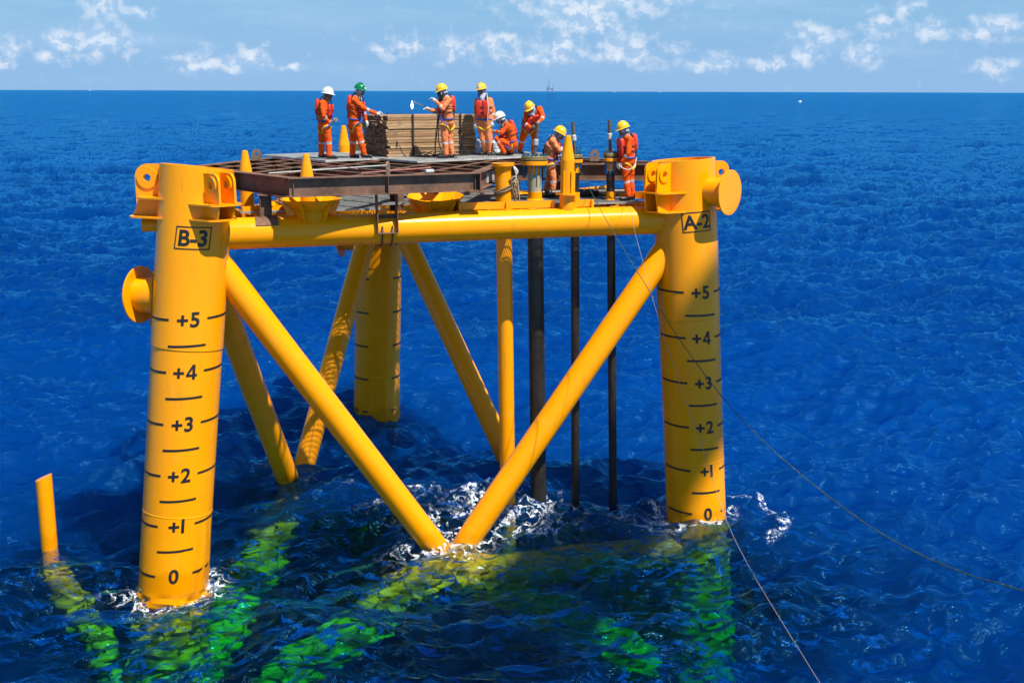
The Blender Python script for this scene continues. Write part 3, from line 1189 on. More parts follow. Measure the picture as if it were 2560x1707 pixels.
def lifting_lug(k, ang, z0, plates, reach, height, hole_u, hole_v, cheek, shelves):
    """radial plate(s) with a pin hole, cheek ring and two horizontal shelves"""
    h = Vector((math.cos(R(ang)), math.sin(R(ang)), 0))
    sd = Vector((-h.y, h.x, 0))
    up = Vector((0, 0, 1))
    c = leg_at(k, z0)
    rl = RL - 0.03
    mb = MB()
    for off in plates:
        rc = height * 0.30
        outer = [(rl, 0), (rl + reach, 0), (rl + reach, height - rc)]
        outer += circle_poly(rl + reach - rc, height - rc, rc, 10, 0, 90)[1:]
        outer += [(rl, height)]
        o = c + sd * off
        holed_plate(mb, outer, (rl + hole_u, hole_v), 0.07, 0.045, o, h, up)
        for s in (-1, 1):
            ring = circle_poly(rl + hole_u, hole_v, cheek, 32)[:-1]
            holed_plate(mb, ring, (rl + hole_u, hole_v), 0.072, 0.03, o + (h.cross(up)) * s * 0.037, h, up)
    lug = mb.build('lifting_lug', YEL, leg_obj[k])
    for (zs, w0, w1, rr) in shelves:
        mb = MB()
        zc = leg_at(k, zs)
        poly = []
        m = 14
        # shelf hugs the leg and narrows outwards
        ra = R(w0)
        inner = [(RL * math.cos(-ra + 2 * ra * i / m), RL * math.sin(-ra + 2 * ra * i / m)) for i in range(m + 1)]
        outer = [(rl + rr, w1 / 2), (rl + rr, -w1 / 2)]
        poly = inner[::-1] + outer[::-1]
        # build as quad strip to stay clean
        P = []
        for i in range(m + 1):
            x, y = inner[i]
            f = i / m
            P.append((x - 0.02, y))
            P.append((rl + rr - 0.10 * (2 * f - 1) ** 4, -w1 / 2 + w1 * f))
        for zz, fl in ((0.016, False), (-0.016, True)):
            V = [zc + h * x + sd * y + up * zz for x, y in P]
            F = [(2 * i, 2 * i + 1, 2 * i + 3, 2 * i + 2) for i in range(m)]
            mb.add(V, [f[::-1] if fl else f for f in F], False)
        edge = [1 + 2 * i for i in range(m + 1)]
        V = [zc + h * P[i][0] + sd * P[i][1] + up * .016 for i in edge] + [zc + h * P[i][0] + sd * P[i][1] - up * .016 for i in edge]
        mb.add(V, [(i, m + 1 + i, m + 2 + i, i + 1) for i in range(m)], False)
        for i in (0, m):
            a, b = P[2 * i], P[2 * i + 1]
            V = [zc + h * q[0] + sd * q[1] + up * s for q in (a, b) for s in (.016, -.016)]
            mb.add(V, [(0, 1, 3, 2) if i == 0 else (0, 2, 3, 1)], False)
        mb.build('bracket_shelf', YEL, leg_obj[k])
    if len(shelves) == 2:
        za, zb = shelves[0][0], shelves[1][0]
        offs = plates if len(plates) > 1 else [0.0]
        for off in offs:
            mb = MB()
            ra = shelves[1][3] - 0.02
            poly = [(0, 0), (ra, 0), (shelves[0][3] - .03, za - zb - .034), (0, za - zb - .034)]
            mb.prism(poly, 0.035, leg_at(k, zb + .017) + sd * off + h * rl, h, up)
            mb.build('bracket_gusset', YEL, leg_obj[k])


lifting_lug('B', 178, 6.98, [0.0], 0.47, 0.86, 0.23, 0.60, 0.20, [(7.22, 62, 0.70, 0.42), (6.86, 62, 0.62, 0.56)])
lifting_lug('B', 316, 7.16, [-0.16, 0.16], 0.50, 0.55, 0.28, 0.34, 0.155, [(7.14, 44, 0.66, 0.56), (6.86, 42, 0.60, 0.46)])
lifting_lug('A', 222, 7.14, [-0.17, 0.15], 0.46, 0.60, 0.25, 0.36, 0.165, [(7.12, 46, 0.68, 0.54), (6.72, 46, 0.62, 0.46)])
lifting_lug('A', 12, 7.14, [0.0], 0.36, 0.60, 0.18, 0.36, 0.165, [(7.12, 42, 0.58, 0.46), (6.72, 42, 0.54, 0.36)])
lifting_lug('K', 60, 7.14, [0.0], 0.36, 0.60, 0.18, 0.36, 0.165, [(7.12, 42, 0.58, 0.46), (6.72, 42, 0.54, 0.36)])


def mooring_stub(k, ang, z, length, r, rd, tilt=0.0, pad=False):
    h = Vector((math.cos(R(ang)), math.sin(R(ang)), tilt)).normalized()
    c = leg_at(k, z)
    mb = MB()
    mb.lathe(c + h * (RL - .25), h, [(0, r), (length + .25, r)], 48, (False, False))
    st = mb.build('mooring_stub', YEL, leg_obj[k])
    mb = MB()
    mb.lathe(c + h * (RL + length), h, [(0, rd - .008), (.004, rd), (.03, rd), (.034, rd - .008)], 56)
    mb.build('end_disc', YEL, leg_obj[k])
    if pad:
        sd = Vector((-h.y, h.x, 0)).normalized()
        mb = MB()
        P = []
        n = 20
        for i in range(n + 1):
            a = R(-36 + 72 * i / n)
            for zz, rr in ((-.5, RL + .022), (.5, RL + .022)):
                ph = R(ang) + a
                P.append(leg_surf(k, z + zz, ph, rr + .014))
        mb.add(P, [(2 * i, 2 * i + 2, 2 * i + 3, 2 * i + 1) for i in range(n)], True)
        for e in (0, n):
            ph = R(ang) + R(-36 + 72 * e / n)
            V = [leg_surf(k, z + zz, ph, rr) for zz in (-.5, .5) for rr in (RL, RL + .036)]
            mb.add(V, [(0, 1, 3, 2), (2, 3, 1, 0)], False)
        for zz in (-.5, .5):
            V = [leg_surf(k, z + zz, R(ang) + R(-36 + 72 * i / n), rr) for i in range(n + 1) for rr in (RL, RL + .036)]
            mb.add(V, [(2 * i, 2 * i + 1, 2 * i + 3, 2 * i + 2) for i in range(n)], False)
        mb.build('doubler_plate', YEL, leg_obj[k])
    return st


mooring_stub('B', 163, 5.30, 0.42, 0.355, 0.56, pad=True)
mooring_stub('A', 320, 7.13, 0.42, 0.30, 0.475)
mooring_stub('K', 170, 5.05, 0.40, 0.33, 0.52)
# short capped pipe end beside the upper left bracket
mb = MB()
pb = at_y(356, 563, 21.15)
mb.cyl(pb, pb + Vector((0.6, 0.10, 0)), 0.125, 0.125, 24)
mb.build('pipe_end', YEL, leg_obj['B'])

# guide posts with conical tips on the tubes


def guide_post(x, y, zb, zt, r, flange=None):
    mb = MB()
    H = zt - zb
    mb.lathe((x, y, zb), (0, 0, 1), [(0, r), (H - .50, r), (H - .03, r * .42), (H, r * .34)], 36, (False, True))
    p = mb.build('guide_post', YEL, jacket)
    if flange:
        mb = MB()
        mb.lathe((x, y, flange), (0, 0, 1), [(0, r * 1.75), (.035, r * 1.75)], 36)
        mb.build('flange', YEL, p)
        mb = MB()
        mb.lathe((x, y, zb), (0, 0, 1), [(0, r * 1.12), (flange - zb, r * 1.12)], 36, (False, False))
        mb.build('sleeve', YEL, p)
        for a in (-118, -62, 28, 118):
            h = Vector((math.cos(R(a)), math.sin(R(a)), 0))
            mb = MB()
            mb.prism([(0, 0), (.05, 0), (.05, .44), (.0, .47)], .018, Vector((x, y, flange + .036)) + h * (r - .01), h, (0, 0, 1))
            mb.build('stiffener', YEL, p)
    return p


def tubeY(x):
    a, b = wp['B'], wp['A']
    return a.y + (x - a.x) * (b.y - a.y) / (b.x - a.x)


guide_post(1.145, tubeY(1.145), 6.70, 8.31, 0.143, 7.09)
guide_post(-4.0, tubeY(-4.0), 6.70, 8.0, 0.143)
guide_post(-5.47, 22.9, 6.70, 8.0, 0.143)
guide_post(-4.36, 29.05, 6.70, 8.32, 0.143)


def funnel(x, y, zr, rr, ang, number=None, lean=0.0):
    """flared guide cone with ribs, standing on short legs"""
    root = MB()
    n = 12
    r0 = rr * .52

    def ring(r, z):
        return [Vector((x + r * math.cos(R(ang) + 2 * math.pi * i / n), y + r * math.sin(R(ang) + 2 * math.pi * i / n), z)) for i in range(n)]
    for i in range(n):
        j = (i + 1) % n
        A, B, C = ring(r0, zr - .40), ring(r0 * 1.15, zr - .22), ring(rr, zr)
        A2, B2, C2 = ring(r0 - .015, zr - .40), ring(r0 * 1.15 - .015, zr - .205), ring(rr - .012, zr + .012)
        root.add([A[i], A[j], B[j], B[i]], [(0, 1, 2, 3)])
        root.add([B[i], B[j], C[j], C[i]], [(0, 1, 2, 3)])
        root.add([A2[i], A2[j], B2[j], B2[i]], [(3, 2, 1, 0)])
        root.add([B2[i], B2[j], C2[j], C2[i]], [(3, 2, 1, 0)])
        root.add([C[i], C[j], C2[j], C2[i]], [(0, 1, 2, 3)])
    root.v = [(p[0], p[1], p[2] + lean * (p[1] - y)) for p in root.v]
    o = root.build('guide_funnel', YEL, jacket)
    for i in range(0, 6):
        a = R(ang) + 2 * math.pi * i / 6 + .1
        h = Vector((math.cos(a), math.sin(a), 0))
        mb = MB()
        mb.prism([(0, 0), (.10, 0), (rr - r0 - .02, .36), (rr - r0 - .04, .385), (r0 * .15, .20), (0, .20)], .02, Vector((x, y, zr - .42)) + h * (r0 - .005), h, (0, 0, 1))
        mb.v = [(p[0], p[1], p[2] + lean * (p[1] - y)) for p in mb.v]
        mb.build('rib', YEL, o)
    if number:
        v, f = text_norm(number, .125)
        # painted on the inside of the far flare, reading upright from the front
        P = []
        for u, w in v:
            t = (w + .10) / .25
            rad = rr * .885 + w * .74
            ph = R(92) - u / (rr * .8)
            rad_in = rad
            zz = zr + (rad - rr) * (.22 / (rr - r0 * 1.15)) + .055
            P.append(Vector((x + rad_in * math.cos(ph), y + rad_in * math.sin(ph), zz + lean * rad_in * math.sin(ph))))
        mb = MB()
        mb.add(P, f)
        mb.build('funnel_number', M['mark'], o)
    return o


funnel(-3.95, tubeY(-3.95) + .05, 7.12, .60, 15)
funnel(-1.60, 23.05, 7.07, .60, 15, '2', .10)
funnel(-4.35, 26.4, 7.08, .55, 15)

# caisson: the yellow pipe with a flared flange that runs down into the sea
mb = MB()
cx0, cx1 = Vector((-0.035, 23.9, -3.0)), Vector((-0.205, 23.9, 7.70))
ax = cx1 - cx0
mb.lathe(cx0, ax, [(0, .172), (ax.length - .20, .172), (ax.length - .08, .20), (ax.length - .06, .245), (ax.length, .25)], 40)
cs = mb.build('caisson', YEL, jacket)
cs['label'] = 'yellow vertical pipe with flared flange top, wrapped in tan rope'

# walkway grating at tube level, right half


def grating(mb, o, e1, e2, w, h, pitch=.042, bar=.009, depth=.040, cross=.12):
    o, e1, e2 = Vector(o), Vector(e1).normalized(), Vector(e2).normalized()
    up = Vector((0, 0, 1))
    rot = basis(e1, e2, up)
    n = int(w / pitch)
    for i in range(n + 1):
        mb.box(o + e1 * (w * i / n) + e2 * h / 2, (bar, h, depth), rot)
    m = max(1, int(h / cross))
    for i in range(m + 1):
        mb.box(o + e1 * w / 2 + e2 * (h * i / m) + up * .004, (w, bar if 0 < i < m else .012, depth - .008 if 0 < i < m else depth - .002), rot)


u = (wp['A'] - wp['B']).normalized()
v = Vector((-u.y, u.x, 0))
org = Vector((-1.05, tubeY(-1.05), 6.862)) + v * .20
for i in range(4):
    for j in range(2):
        mb = MB()
        grating(mb, org + u * (i * 1.02) + v * (j * 1.17), u, v, 1.0, 1.15)
        mb.build('walkway_grating', M['galvy'], jacket)
# grating added over the rest of the triangle to shade the rear leg and braces
def in_tri(p, m=.34):
    A_, B_, K_ = wp['A'], wp['B'], wp['K']
    for a_, b_ in ((B_, A_), (A_, K_), (K_, B_)):
        e_ = (b_ - a_)
        n_ = Vector((-e_.y, e_.x, 0)).normalized()
        if (p - Vector((a_.x, a_.y, 0))).dot(n_) < m:
            return False
    return True


o4 = Vector((wp['B'].x, wp['B'].y, 0))
cw = .92
for i in range(0, 12):
    for j in range(0, 10):
        c4 = o4 + u * (i * cw) + v * (j * cw + .3)
        cen = c4 + u * cw / 2 + v * cw / 2
        rel = cen - Vector((org.x, org.y, 0))
        if -.15 < rel.dot(u) < 4.3 and -.5 < rel.dot(v) < 2.6:
            continue
        if (cen - Vector((-3.95, 21.6, 0))).length < .95 or (cen - Vector((-1.6, 23.05, 0))).length < .75 or (cen - Vector((-4.35, 26.4, 0))).length < .7:
            continue
        if all(in_tri(c4 + u * a_ + v * b_, .05) for a_ in (0, cw) for b_ in (0, cw)):
            mb = MB()
            grating(mb, Vector((c4.x, c4.y, 6.862)), u, v, cw - .02, cw - .02)
            mb.build('walkway_grating', M['galvy'], jacket)
# beams under the walkway
for s in (1.30, 2.45):
    mb = MB()
    a = org + v * s + Vector((0, 0, -.11))
    mb.box(a + u * 2.0, (4.3, .10, .17), basis(u, v, Vector((0, 0, 1))))
    mb.build('walkway_beam', YEL, jacket)
for t in (0.0, 1.35, 2.7, 4.1):
    mb = MB()
    mb.box(org + u * t + v * 1.15 + Vector((0, 0, -.115)), (.09, 2.4, .15), basis(u, v, Vector((0, 0, 1))))
    mb.build('walkway_beam', YEL, jacket)


def toe_board(p0, p1, z0, h, stubs=True, name='toe_board'):
    p0, p1 = Vector(p0), Vector(p1)
    dd = (p1 - p0)
    L = dd.length
    dd.normalize()
    sd = Vector((-dd.y, dd.x, 0))
    mb = MB()
    mb.box((p0 + p1) / 2 + Vector((0, 0, z0 + h / 2 - p0.z)), (L, .014, h), basis(dd, sd, Vector((0, 0, 1))))
    o = mb.build(name, YEL, jacket)
    if stubs:
        k = max(2, int(L / .9) + 1)
        for i in range(k):
            mb = MB()
            q = p0 + dd * (L * i / (k - 1)) - sd * .035
            mb.box(q + Vector((0, 0, z0 + (h - .06) / 2 - p0.z)), (.05, .05, h + .06), basis(dd, sd, Vector((0, 0, 1))))
            mb.build('toe_board_post', YEL, o)
    return o


def on_tube(x, off=.12):
    return Vector((x, tubeY(x), 0)) + v * off


toe_board(on_tube(-1.05), on_tube(.88), 6.815, .15)
toe_board(on_tube(1.35), on_tube(1.72), 6.815, .15)
toe_board(on_tube(-1.05), on_tube(-1.05) + v * 2.3, 6.84, .15)
toe_board(Vector((1.58, 26.3, 0)), Vector((2.35, 27.3, 0)), 6.86, .10, False)
toe_board(Vector((2.35, 25.35, 0)), Vector((3.25, 24.75, 0)), 6.84, .16, False)
toe_board(Vector((.45, 26.1, 0)), Vector((2.3, 25.5, 0)), 6.84, .13, False)
for (x, dx) in ((-4.95, .0), (-4.45, .15)):
    toe_board(Vector((x - .35, tubeY(x) + .35, 0)), Vector((x + dx, tubeY(x) + .62, 0)), 6.80, .17)
# pad plates on the front tube
for x in (-.1, .4, 2.15):
    mb = MB()
    mb.box(Vector((x, tubeY(x), 0)) + Vector((0, 0, ZT + RT)) - v * .03, (.16, .13, .03), basis(u, v, Vector((0, 0, 1))))
    mb.build('pad_plate', YEL, jacket)

# ------------------------------------------------------------------ conductors


def conductor(label, base, top, rc, ru, rfl, zf, studs, up_len, down_len, thin_top, thin_r, collar, cap_mat):
    """pipe from the sea to a bolted flange pair, thin pipe on top"""
    base, top = Vector(base), Vector(top)
    dv = (top - base)

    def P(z):
        return base + dv * ((z - base.z) / dv.z)
    root = empty('conductor_pipe', P(-.25), label, 'pipe')
    mb = MB()
    mb.cyl(P(-3.2), P(6.62), rc, rc, 32)
    mb.build('casing', M['darkpipe'], root)
    mb = MB()
    mb.cyl(P(6.60), P(zf - .26), ru, ru, 32)
    mb.build('upper_pipe', cap_mat, root)
    mb = MB()
    mb.lathe(P(6.86), (0, 0, 1), [(0, ru * 1.35), (.03, ru * 1.35), (.05, ru + .008), (.2, ru + .008)], 32)
    mb.build('collar', YEL, root)
    mb = MB()
    mb.cyl(P(zf - .32), P(zf - .10), ru + .006, ru + .006, 32)
    mb.build('neck', YEL, root)
    hf = .085 if rfl > .2 else .07
    for (z0, mt, nm) in ((zf - .105, YEL, 'lower_flange'), (zf + .0, M['gold'], 'upper_flange')):
        mb = MB()
        mb.lathe(P(z0), (0, 0, 1), [(0, rfl - .006), (.006, rfl), (hf - .006, rfl), (hf, rfl - .006)], 40)
        mb.build(nm, mt, root)
    mb = MB()
    mb.lathe(P(zf - .025), (0, 0, 1), [(0, rfl * .93), (.027, rfl * .93)], 32)
    mb.build('gasket', M['gasket'], root)
    sm = MB()
    sm.cyl((0, 0, -down_len - .105), (0, 0, hf + up_len), .014, .014, 8)
    sm.cyl((0, 0, hf + .001), (0, 0, hf + .035), .026, .026, 6)
    sm.cyl((0, 0, -.14), (0, 0, -.106), .026, .026, 6)
    me = sm.mesh('stud_bolt', [M['teal']])
    for i in range(studs):
        a = 2 * math.pi * (i + .35) / studs
        q = P(zf) + Vector((math.cos(a), math.sin(a), 0)) * (rfl - .04)
        link('stud_bolt', me, root, q)
    mb = MB()
    t0 = P(zf + hf)
    t1 = Vector(thin_top)
    mb.cyl(t0, t1, thin_r, thin_r, 14)
    mb.build('thin_riser', M['thinpipe'], root)
    mb = MB()
    cpt = t0.lerp(t1, collar)
    dd = (t1 - t0).normalized()
    mb.lathe(cpt - dd * .07, dd, [(0, thin_r + .006), (.02, thin_r + .02), (.12, thin_r + .02), (.14, thin_r + .006)], 14)
    mb.build('coupling', M['whitepipe'], root)
    return root


conductor('grey-tan pipe under the widest bolted flange, beside the rope-wrapped yellow post', (0.635, 24.28, -.25), (0.475, 24.28, 7.79), .178, .145, .29, 7.74, 16, .04, .27,
          at_y(1345, 309, 24.28), .034, .42, M['greyprime'])
conductor('narrow dark pipe with bolted flange and tall studs behind the cone-tipped yellow post', (1.485, 24.16, -.25), (1.345, 24.16, 7.84), .093, .093, .168, 7.80, 8, .16, .12,
          at_y(1432, 305, 24.16), .034, .5, M['darkpipe'])
conductor('narrow dark pipe with bolted flange next to the worker looking down at it', (2.373, 24.35, -.25), (2.125, 24.35, 7.87), .093, .093, .160, 7.82, 10, .03, .27,
          at_y(1523, 300, 24.35), .034, .5, M['darkpipe'])
# loose pipe lying on the walkway
mb = MB()
a, b = Vector((.66, 24.72, 6.975)), Vector((2.62, 25.22, 6.975))
dd = (b - a).normalized()
mb.lathe(a, dd, [(0, .088), ((b - a).length, .088)], 24, (False, False))
mb.lathe(a, dd, [(0, .088), (0, .07), (.3, .07)], 24, (False, False))
tag(mb.build('loose_pipe', M['darkpipe']), 'dark brown steel pipe lying on the walkway grating behind the conductors', 'pipe')

# ------------------------------------------------------------------ brown deck frame
ZF = 7.60
frame = empty('steel_grillage', (-2.2, 25.5, ZF - .36), 'rusty brown open grid of steel I-beams resting on the yellow tubes', 'steel frame')
RU = M['rust']


def ibeam(a, b, ztop, h, fw, parent, name='beam', tf=.018, tw=.012, mat=None):
    a, b = Vector((a[0], a[1], 0)), Vector((b[0], b[1], 0))
    dd = b - a
    L = dd.length
    dd.normalize()
    sd = Vector((-dd.y, dd.x, 0))
    up = Vector((0, 0, 1))
    rot = basis(dd, sd, up)
    mb = MB()
    c = (a + b) / 2
    mb.box(c + up * (ztop - tf / 2), (L, fw, tf), rot)
    mb.box(c + up * (ztop - h + tf / 2), (L, fw, tf), rot)
    mb.box(c + up * (ztop - h / 2), (L - .004, tw, h - 2 * tf - .001), rot)
    k = int(L / 1.5)
    for i in range(1, k):
        for s in (-1, 1):
            mb.box(a + dd * (L * i / k) + sd * s * (fw / 4 + tw / 2 - .004) + up * (ztop - h / 2), (.010, fw / 2 - tw, h - 2 * tf - .002), rot)
    return mb.build(name, mat or RU, parent)


POLY = [(-4.14, 20.92), (-.74, 22.40), (-.34, 25.12), (3.15, 25.16), (3.33, 26.0), (-1.2, 30.3), (-5.30, 29.15), (-6.89, 24.04)]


def clip(p, d):
    """inside intervals of an infinite line through POLY"""
    ts = []
    n = len(POLY)
    for i in range(n):
        x1, y1 = POLY[i]
        x2, y2 = POLY[(i + 1) % n]
        ex, ey = x2 - x1, y2 - y1
        den = d[0] * ey - d[1] * ex
        if abs(den) < 1e-9:
            continue
        t = ((x1 - p[0]) * ey - (y1 - p[1]) * ex) / den
        s = ((x1 - p[0]) * d[1] - (y1 - p[1]) * d[0]) / den
        if 0 <= s < 1:
            ts.append(t)
    ts.sort()
    return [(ts[i], ts[i + 1]) for i in range(0, len(ts) - 1, 2)]


n = len(POLY)
for i in range(n):
    a, b = Vector((*POLY[i], 0)), Vector((*POLY[(i + 1) % n], 0))
    dd = (b - a).normalized()
    ibeam(a - dd * (.0 if i in (3,) else .06), b + dd * .06, ZF + .0012 * (i % 3), .36, .215, frame, 'edge_beam')
f1 = Vector((.30, .954)).normalized()
f2 = Vector((.717, -.697)).normalized()
p1, p2, p3 = Vector(POLY[0]), Vector(POLY[7]), Vector(POLY[6])
starts = [p1 + (p2 - p1) * s for s in (.2, .4, .6, .8)] + [Vector((-3.10, 21.5)), Vector((-1.95, 22.0)), Vector((.75, 25.3)), Vector((2.0, 25.3))]
for j, s in enumerate(starts):
    for t0, t1 in clip(s, f1):
        if t1 - t0 > .5:
            ibeam(s + f1 * (t0 + .02), s + f1 * (t1 - .02), ZF - .004 - .0007 * j, .26, .09, frame, 'grid_beam')
for j in range(1, 11):
    s = p2 + (p3 - p2) * (j / 6.2)
    if j > 6:
        s = p3 + Vector((.96, .27)) * ((j - 6) * 1.0)
    for t0, t1 in clip(s, f2):
        if t1 - t0 > .5:
            ibeam(s + f2 * (t0 + .02), s + f2 * (t1 - .02), ZF - .0115 - .0007 * j, .24, .09, frame, 'grid_beam')
# end plate of the cut front beam
mb = MB()
mb.box((-.68, 22.45, ZF - .185), (.02, .30, .33), basis(u, v, Vector((0, 0, 1))))
mb.box((-.71, 22.40, ZF - .374), (.40, .30, .02), basis(u, v, Vector((0, 0, 1))))
mb.build('end_plate', RU, frame)
# grey patches where fresh plates sit on the webs
mb = MB()
q0, q1 = Vector((*POLY[1], 0)), Vector((*POLY[2], 0))
dd = (q1 - q0).normalized()
sd = Vector((dd.y, -dd.x, 0))
mb.box(q0.lerp(q1, .62) + sd * .016 + Vector((0, 0, ZF - .2)), (.95, .012, .22), basis(dd, -sd, Vector((0, 0, 1))))
mb.build('patch_plate', M['whitepipe'], frame)


def lug(x, y, ang, w=.22, h=.26):
    ex = Vector((math.cos(R(ang)), math.sin(R(ang)), 0))
    mb = MB()
    outer = [(-w / 2, 0), (w / 2, 0), (w / 2, h - w / 2)] + circle_poly(0, h - w / 2, w / 2, 14, 0, 180)[1:-1] + [(-w / 2, h - w / 2)]
    holed_plate(mb, outer, (0, h - w / 2), .042, .03, Vector((x, y, ZF + .002)), ex, (0, 0, 1))
    return mb.build('lifting_eye', M['rustlight'], frame)


lug(-5.97, 26.1, 0)
lug(-2.42, 21.70, 82)
lug(1.92, 26.2, 5)
lug(2.33, 26.85, -20)
lug(-3.1, 29.7, 20)


def post(x, y, zb, zt, ang=0, foot=True, parent=frame):
    ex = Vector((math.cos(R(ang)), math.sin(R(ang)), 0))
    ey = Vector((-ex.y, ex.x, 0))
    up = Vector((0, 0, 1))
    rot = basis(ex, ey, up)
    mb = MB()
    h = zt - zb
    for s in (-1, 1):
        mb.box(Vector((x, y, zb + h / 2)) + ex * s * .105, (.016, .2, h), rot)
    mb.box(Vector((x, y, zb + h / 2)), (.195, .012, h - .002), rot)
    mb.box(Vector((x, y, zt - .008)), (.30, .26, .014), rot)
    p = mb.build('support_post', RU, parent)
    if foot:
        mb = MB()
        P = []
        m = 10
        for i in range(m + 1):
            a = R(-58 + 104 * i / m)
            for s in (-.215, .215):
                for rr in (RT + .003, RT + .02):
                    q = Vector((x, y, 0)) + ex * s - ey * math.sin(-a) * 0
                    P.append(Vector((x, y, ZT)) + ex * s + ey * (rr * math.sin(a)) + up * (rr * math.cos(a)))
        F = []
        for i in range(m):
            b0, b1 = i * 4, (i + 1) * 4
            F += [(b0 + 1, b0 + 3, b1 + 3, b1 + 1), (b0 + 0, b1 + 0, b1 + 2, b0 + 2), (b0, b0 + 1, b1 + 1, b1), (b0 + 2, b1 + 2, b1 + 3, b0 + 3)]
        F += [(0, 2, 3, 1), (m * 4, m * 4 + 1, m * 4 + 3, m * 4 + 2)]
        mb.add(P, F, False)
        mb.build('saddle_foot', RU, p)
    return p


angF = math.degrees(math.atan2(u.y, u.x))
post(-4.78, tubeY(-4.78), ZT + RT + .0, ZF - .365, angF)
uk = (wp['K'] - wp['B']).normalized()
angK = math.degrees(math.atan2(uk.y, uk.x))
for t in (.38, .62):
    q = wp['B'].lerp(wp['K'], t)
    post(q.x, q.y, ZT + RT, ZF - .28, angK)
ua = (wp['K'] - wp['A']).normalized()
angA = math.degrees(math.atan2(ua.y, ua.x))
for t in (.34, .6):
    q = wp['A'].lerp(wp['K'], t)
    post(q.x, q.y, ZT + RT, ZF - .28, angA)
for t in (.35, .7):
    q = midBA.lerp(midBK, t)
    post(q.x, q.y, ZT + .2, ZF - .28, math.degrees(math.atan2((midBK - midBA).y, (midBK - midBA).x)), False)
post(0.05, 25.12, 6.86, ZF - .37, 0, False)
post(1.0, 25.14, 6.86, ZF - .37, 0, False)
# hanger clamped to the front tube with U-bolts
hx = -2.56
hy = tubeY(hx)
hang = MB()
rotf = basis(u, v, Vector((0, 0, 1)))
c0 = Vector((hx, hy, 0)) - v * .34
for s in (-1, 1):
    hang.box(c0 + u * s * .20 + v * .06 + Vector((0, 0, 6.83)), (.016, .24, .76), rotf)
hang.box(c0 + v * .14 + Vector((0, 0, 6.62)), (.386, .014, .36), rotf)
hang.box(c0 + v * .04 + Vector((0, 0, 6.455)), (.40, .20, .018), rotf)
hang.box(c0 + v * .10 + Vector((0, 0, ZF - .366)), (.52, .34, .014), rotf)
ho = hang.build('clamp_hanger', RU, frame)
for s in (-1, 1):
    mb = MB()
    cc = Vector((hx, hy, ZT)) + u * s * .10
    pts = [cc - v * .325 + Vector((0, 0, .09))]
    for i in range(15):
        a = R(180 + 12 * i)
        pts.append(cc + v * (.325 * math.cos(a)) + Vector((0, 0, .34 * math.sin(a))))
    pts.append(cc + v * .325 + Vector((0, 0, .25)))
    mb.tube(pts, .014, 8)
    mb.build('u_bolt', M['hose'], ho)
    mb = MB()
    mb.cyl(cc - v * .325 + Vector((0, 0, -.034)), cc - v * .325 + Vector((0, 0, .03)), .03, .03, 6)
    mb.build('nut', M['rustlight'], ho)

# loose pipes on the frame


def loose(a, b, r, mat, label, name='loose_pipe'):
    mb = MB()
    mb.cyl(a, b, r, r, 12)
    tag(mb.build(name, mat), label, 'pipe', 'loose pipes on the brown deck frame')


zp = ZF + .03
loose((-4.75, 21.75, zp - .01), (-2.68, 24.3, zp - .01), .015, M['whitepipe'], 'long pale grey pipe lying slantwise across the brown beams')
loose((-2.97, 21.85, zp - .01), (-1.72, 23.5, zp - .01), .016, M['pinkpipe'], 'long faded red pipe on the brown beams near the front lifting eye')
loose((-5.45, 26.4, zp - .01), (-3.2, 23.0, zp - .01), .014, M['pinkpipe'], 'thin faded red pipe crossing the beams behind the cone-tipped posts')
loose((-1.72, 22.02, zp + .012), (-1.58, 22.16, zp + .012), .042, M['whitepipe'], 'short grey pipe stub on the front brown beam')

# deck grating on the frame
e1 = Vector((.76, .65, 0)).normalized()
e2 = Vector((-e1.y, e1.x, 0))
gO = at_z(1044, 406, ZF + .022)
cells = []
for i in range(4):
    for j in range(3):
        cells.append((i * 1.16, j * 1.52, 1.14, 1.5))
cells.append((-1.45, 1.55, 1.43, 1.48))
cells.append((-1.45, 3.05, 1.43, 1.48))
GLAB = ['grey deck grating panel at the front corner before the ragged end of the timber',
        'grey deck grating panel under the left third of the timber stack',
        'grey deck grating panel hidden behind the timber stack',
        'grey deck grating panel under the boots of the worker with the lance',
        'grey deck grating panel under the middle of the timber stack',
        'grey deck grating panel hidden behind the timber stack',
        'grey deck grating panel under the scarf-wearing standing worker',
        'grey deck grating panel under the strapped right end of the timber stack',
        'grey deck grating panel hidden behind the timber stack',
        'grey deck grating panel under the worker bending over a riser',
        'grey deck grating panel beyond the right end of the timber, behind the crouching worker',
        'grey deck grating panel hidden behind the timber stack',
        'grey deck grating panel under the white-helmeted and green-helmeted workers left of the timber',
        'grey deck grating panel at the rear edge, behind the two workers left of the timber']
for n_, (a, b, w, h) in enumerate(cells):
    c = gO + e1 * (a + w / 2) + e2 * (b + h / 2)
    mb = MB()
    grating(mb, gO + e1 * a + e2 * b, e1, e2, w, h, .036, .014, .04, .12)
    lab = GLAB[n_]
    tag(mb.build('deck_grating', M['galv']), lab, 'grating', 'deck grating panels')

GZ = ZF + .045   # standing level on the deck grating

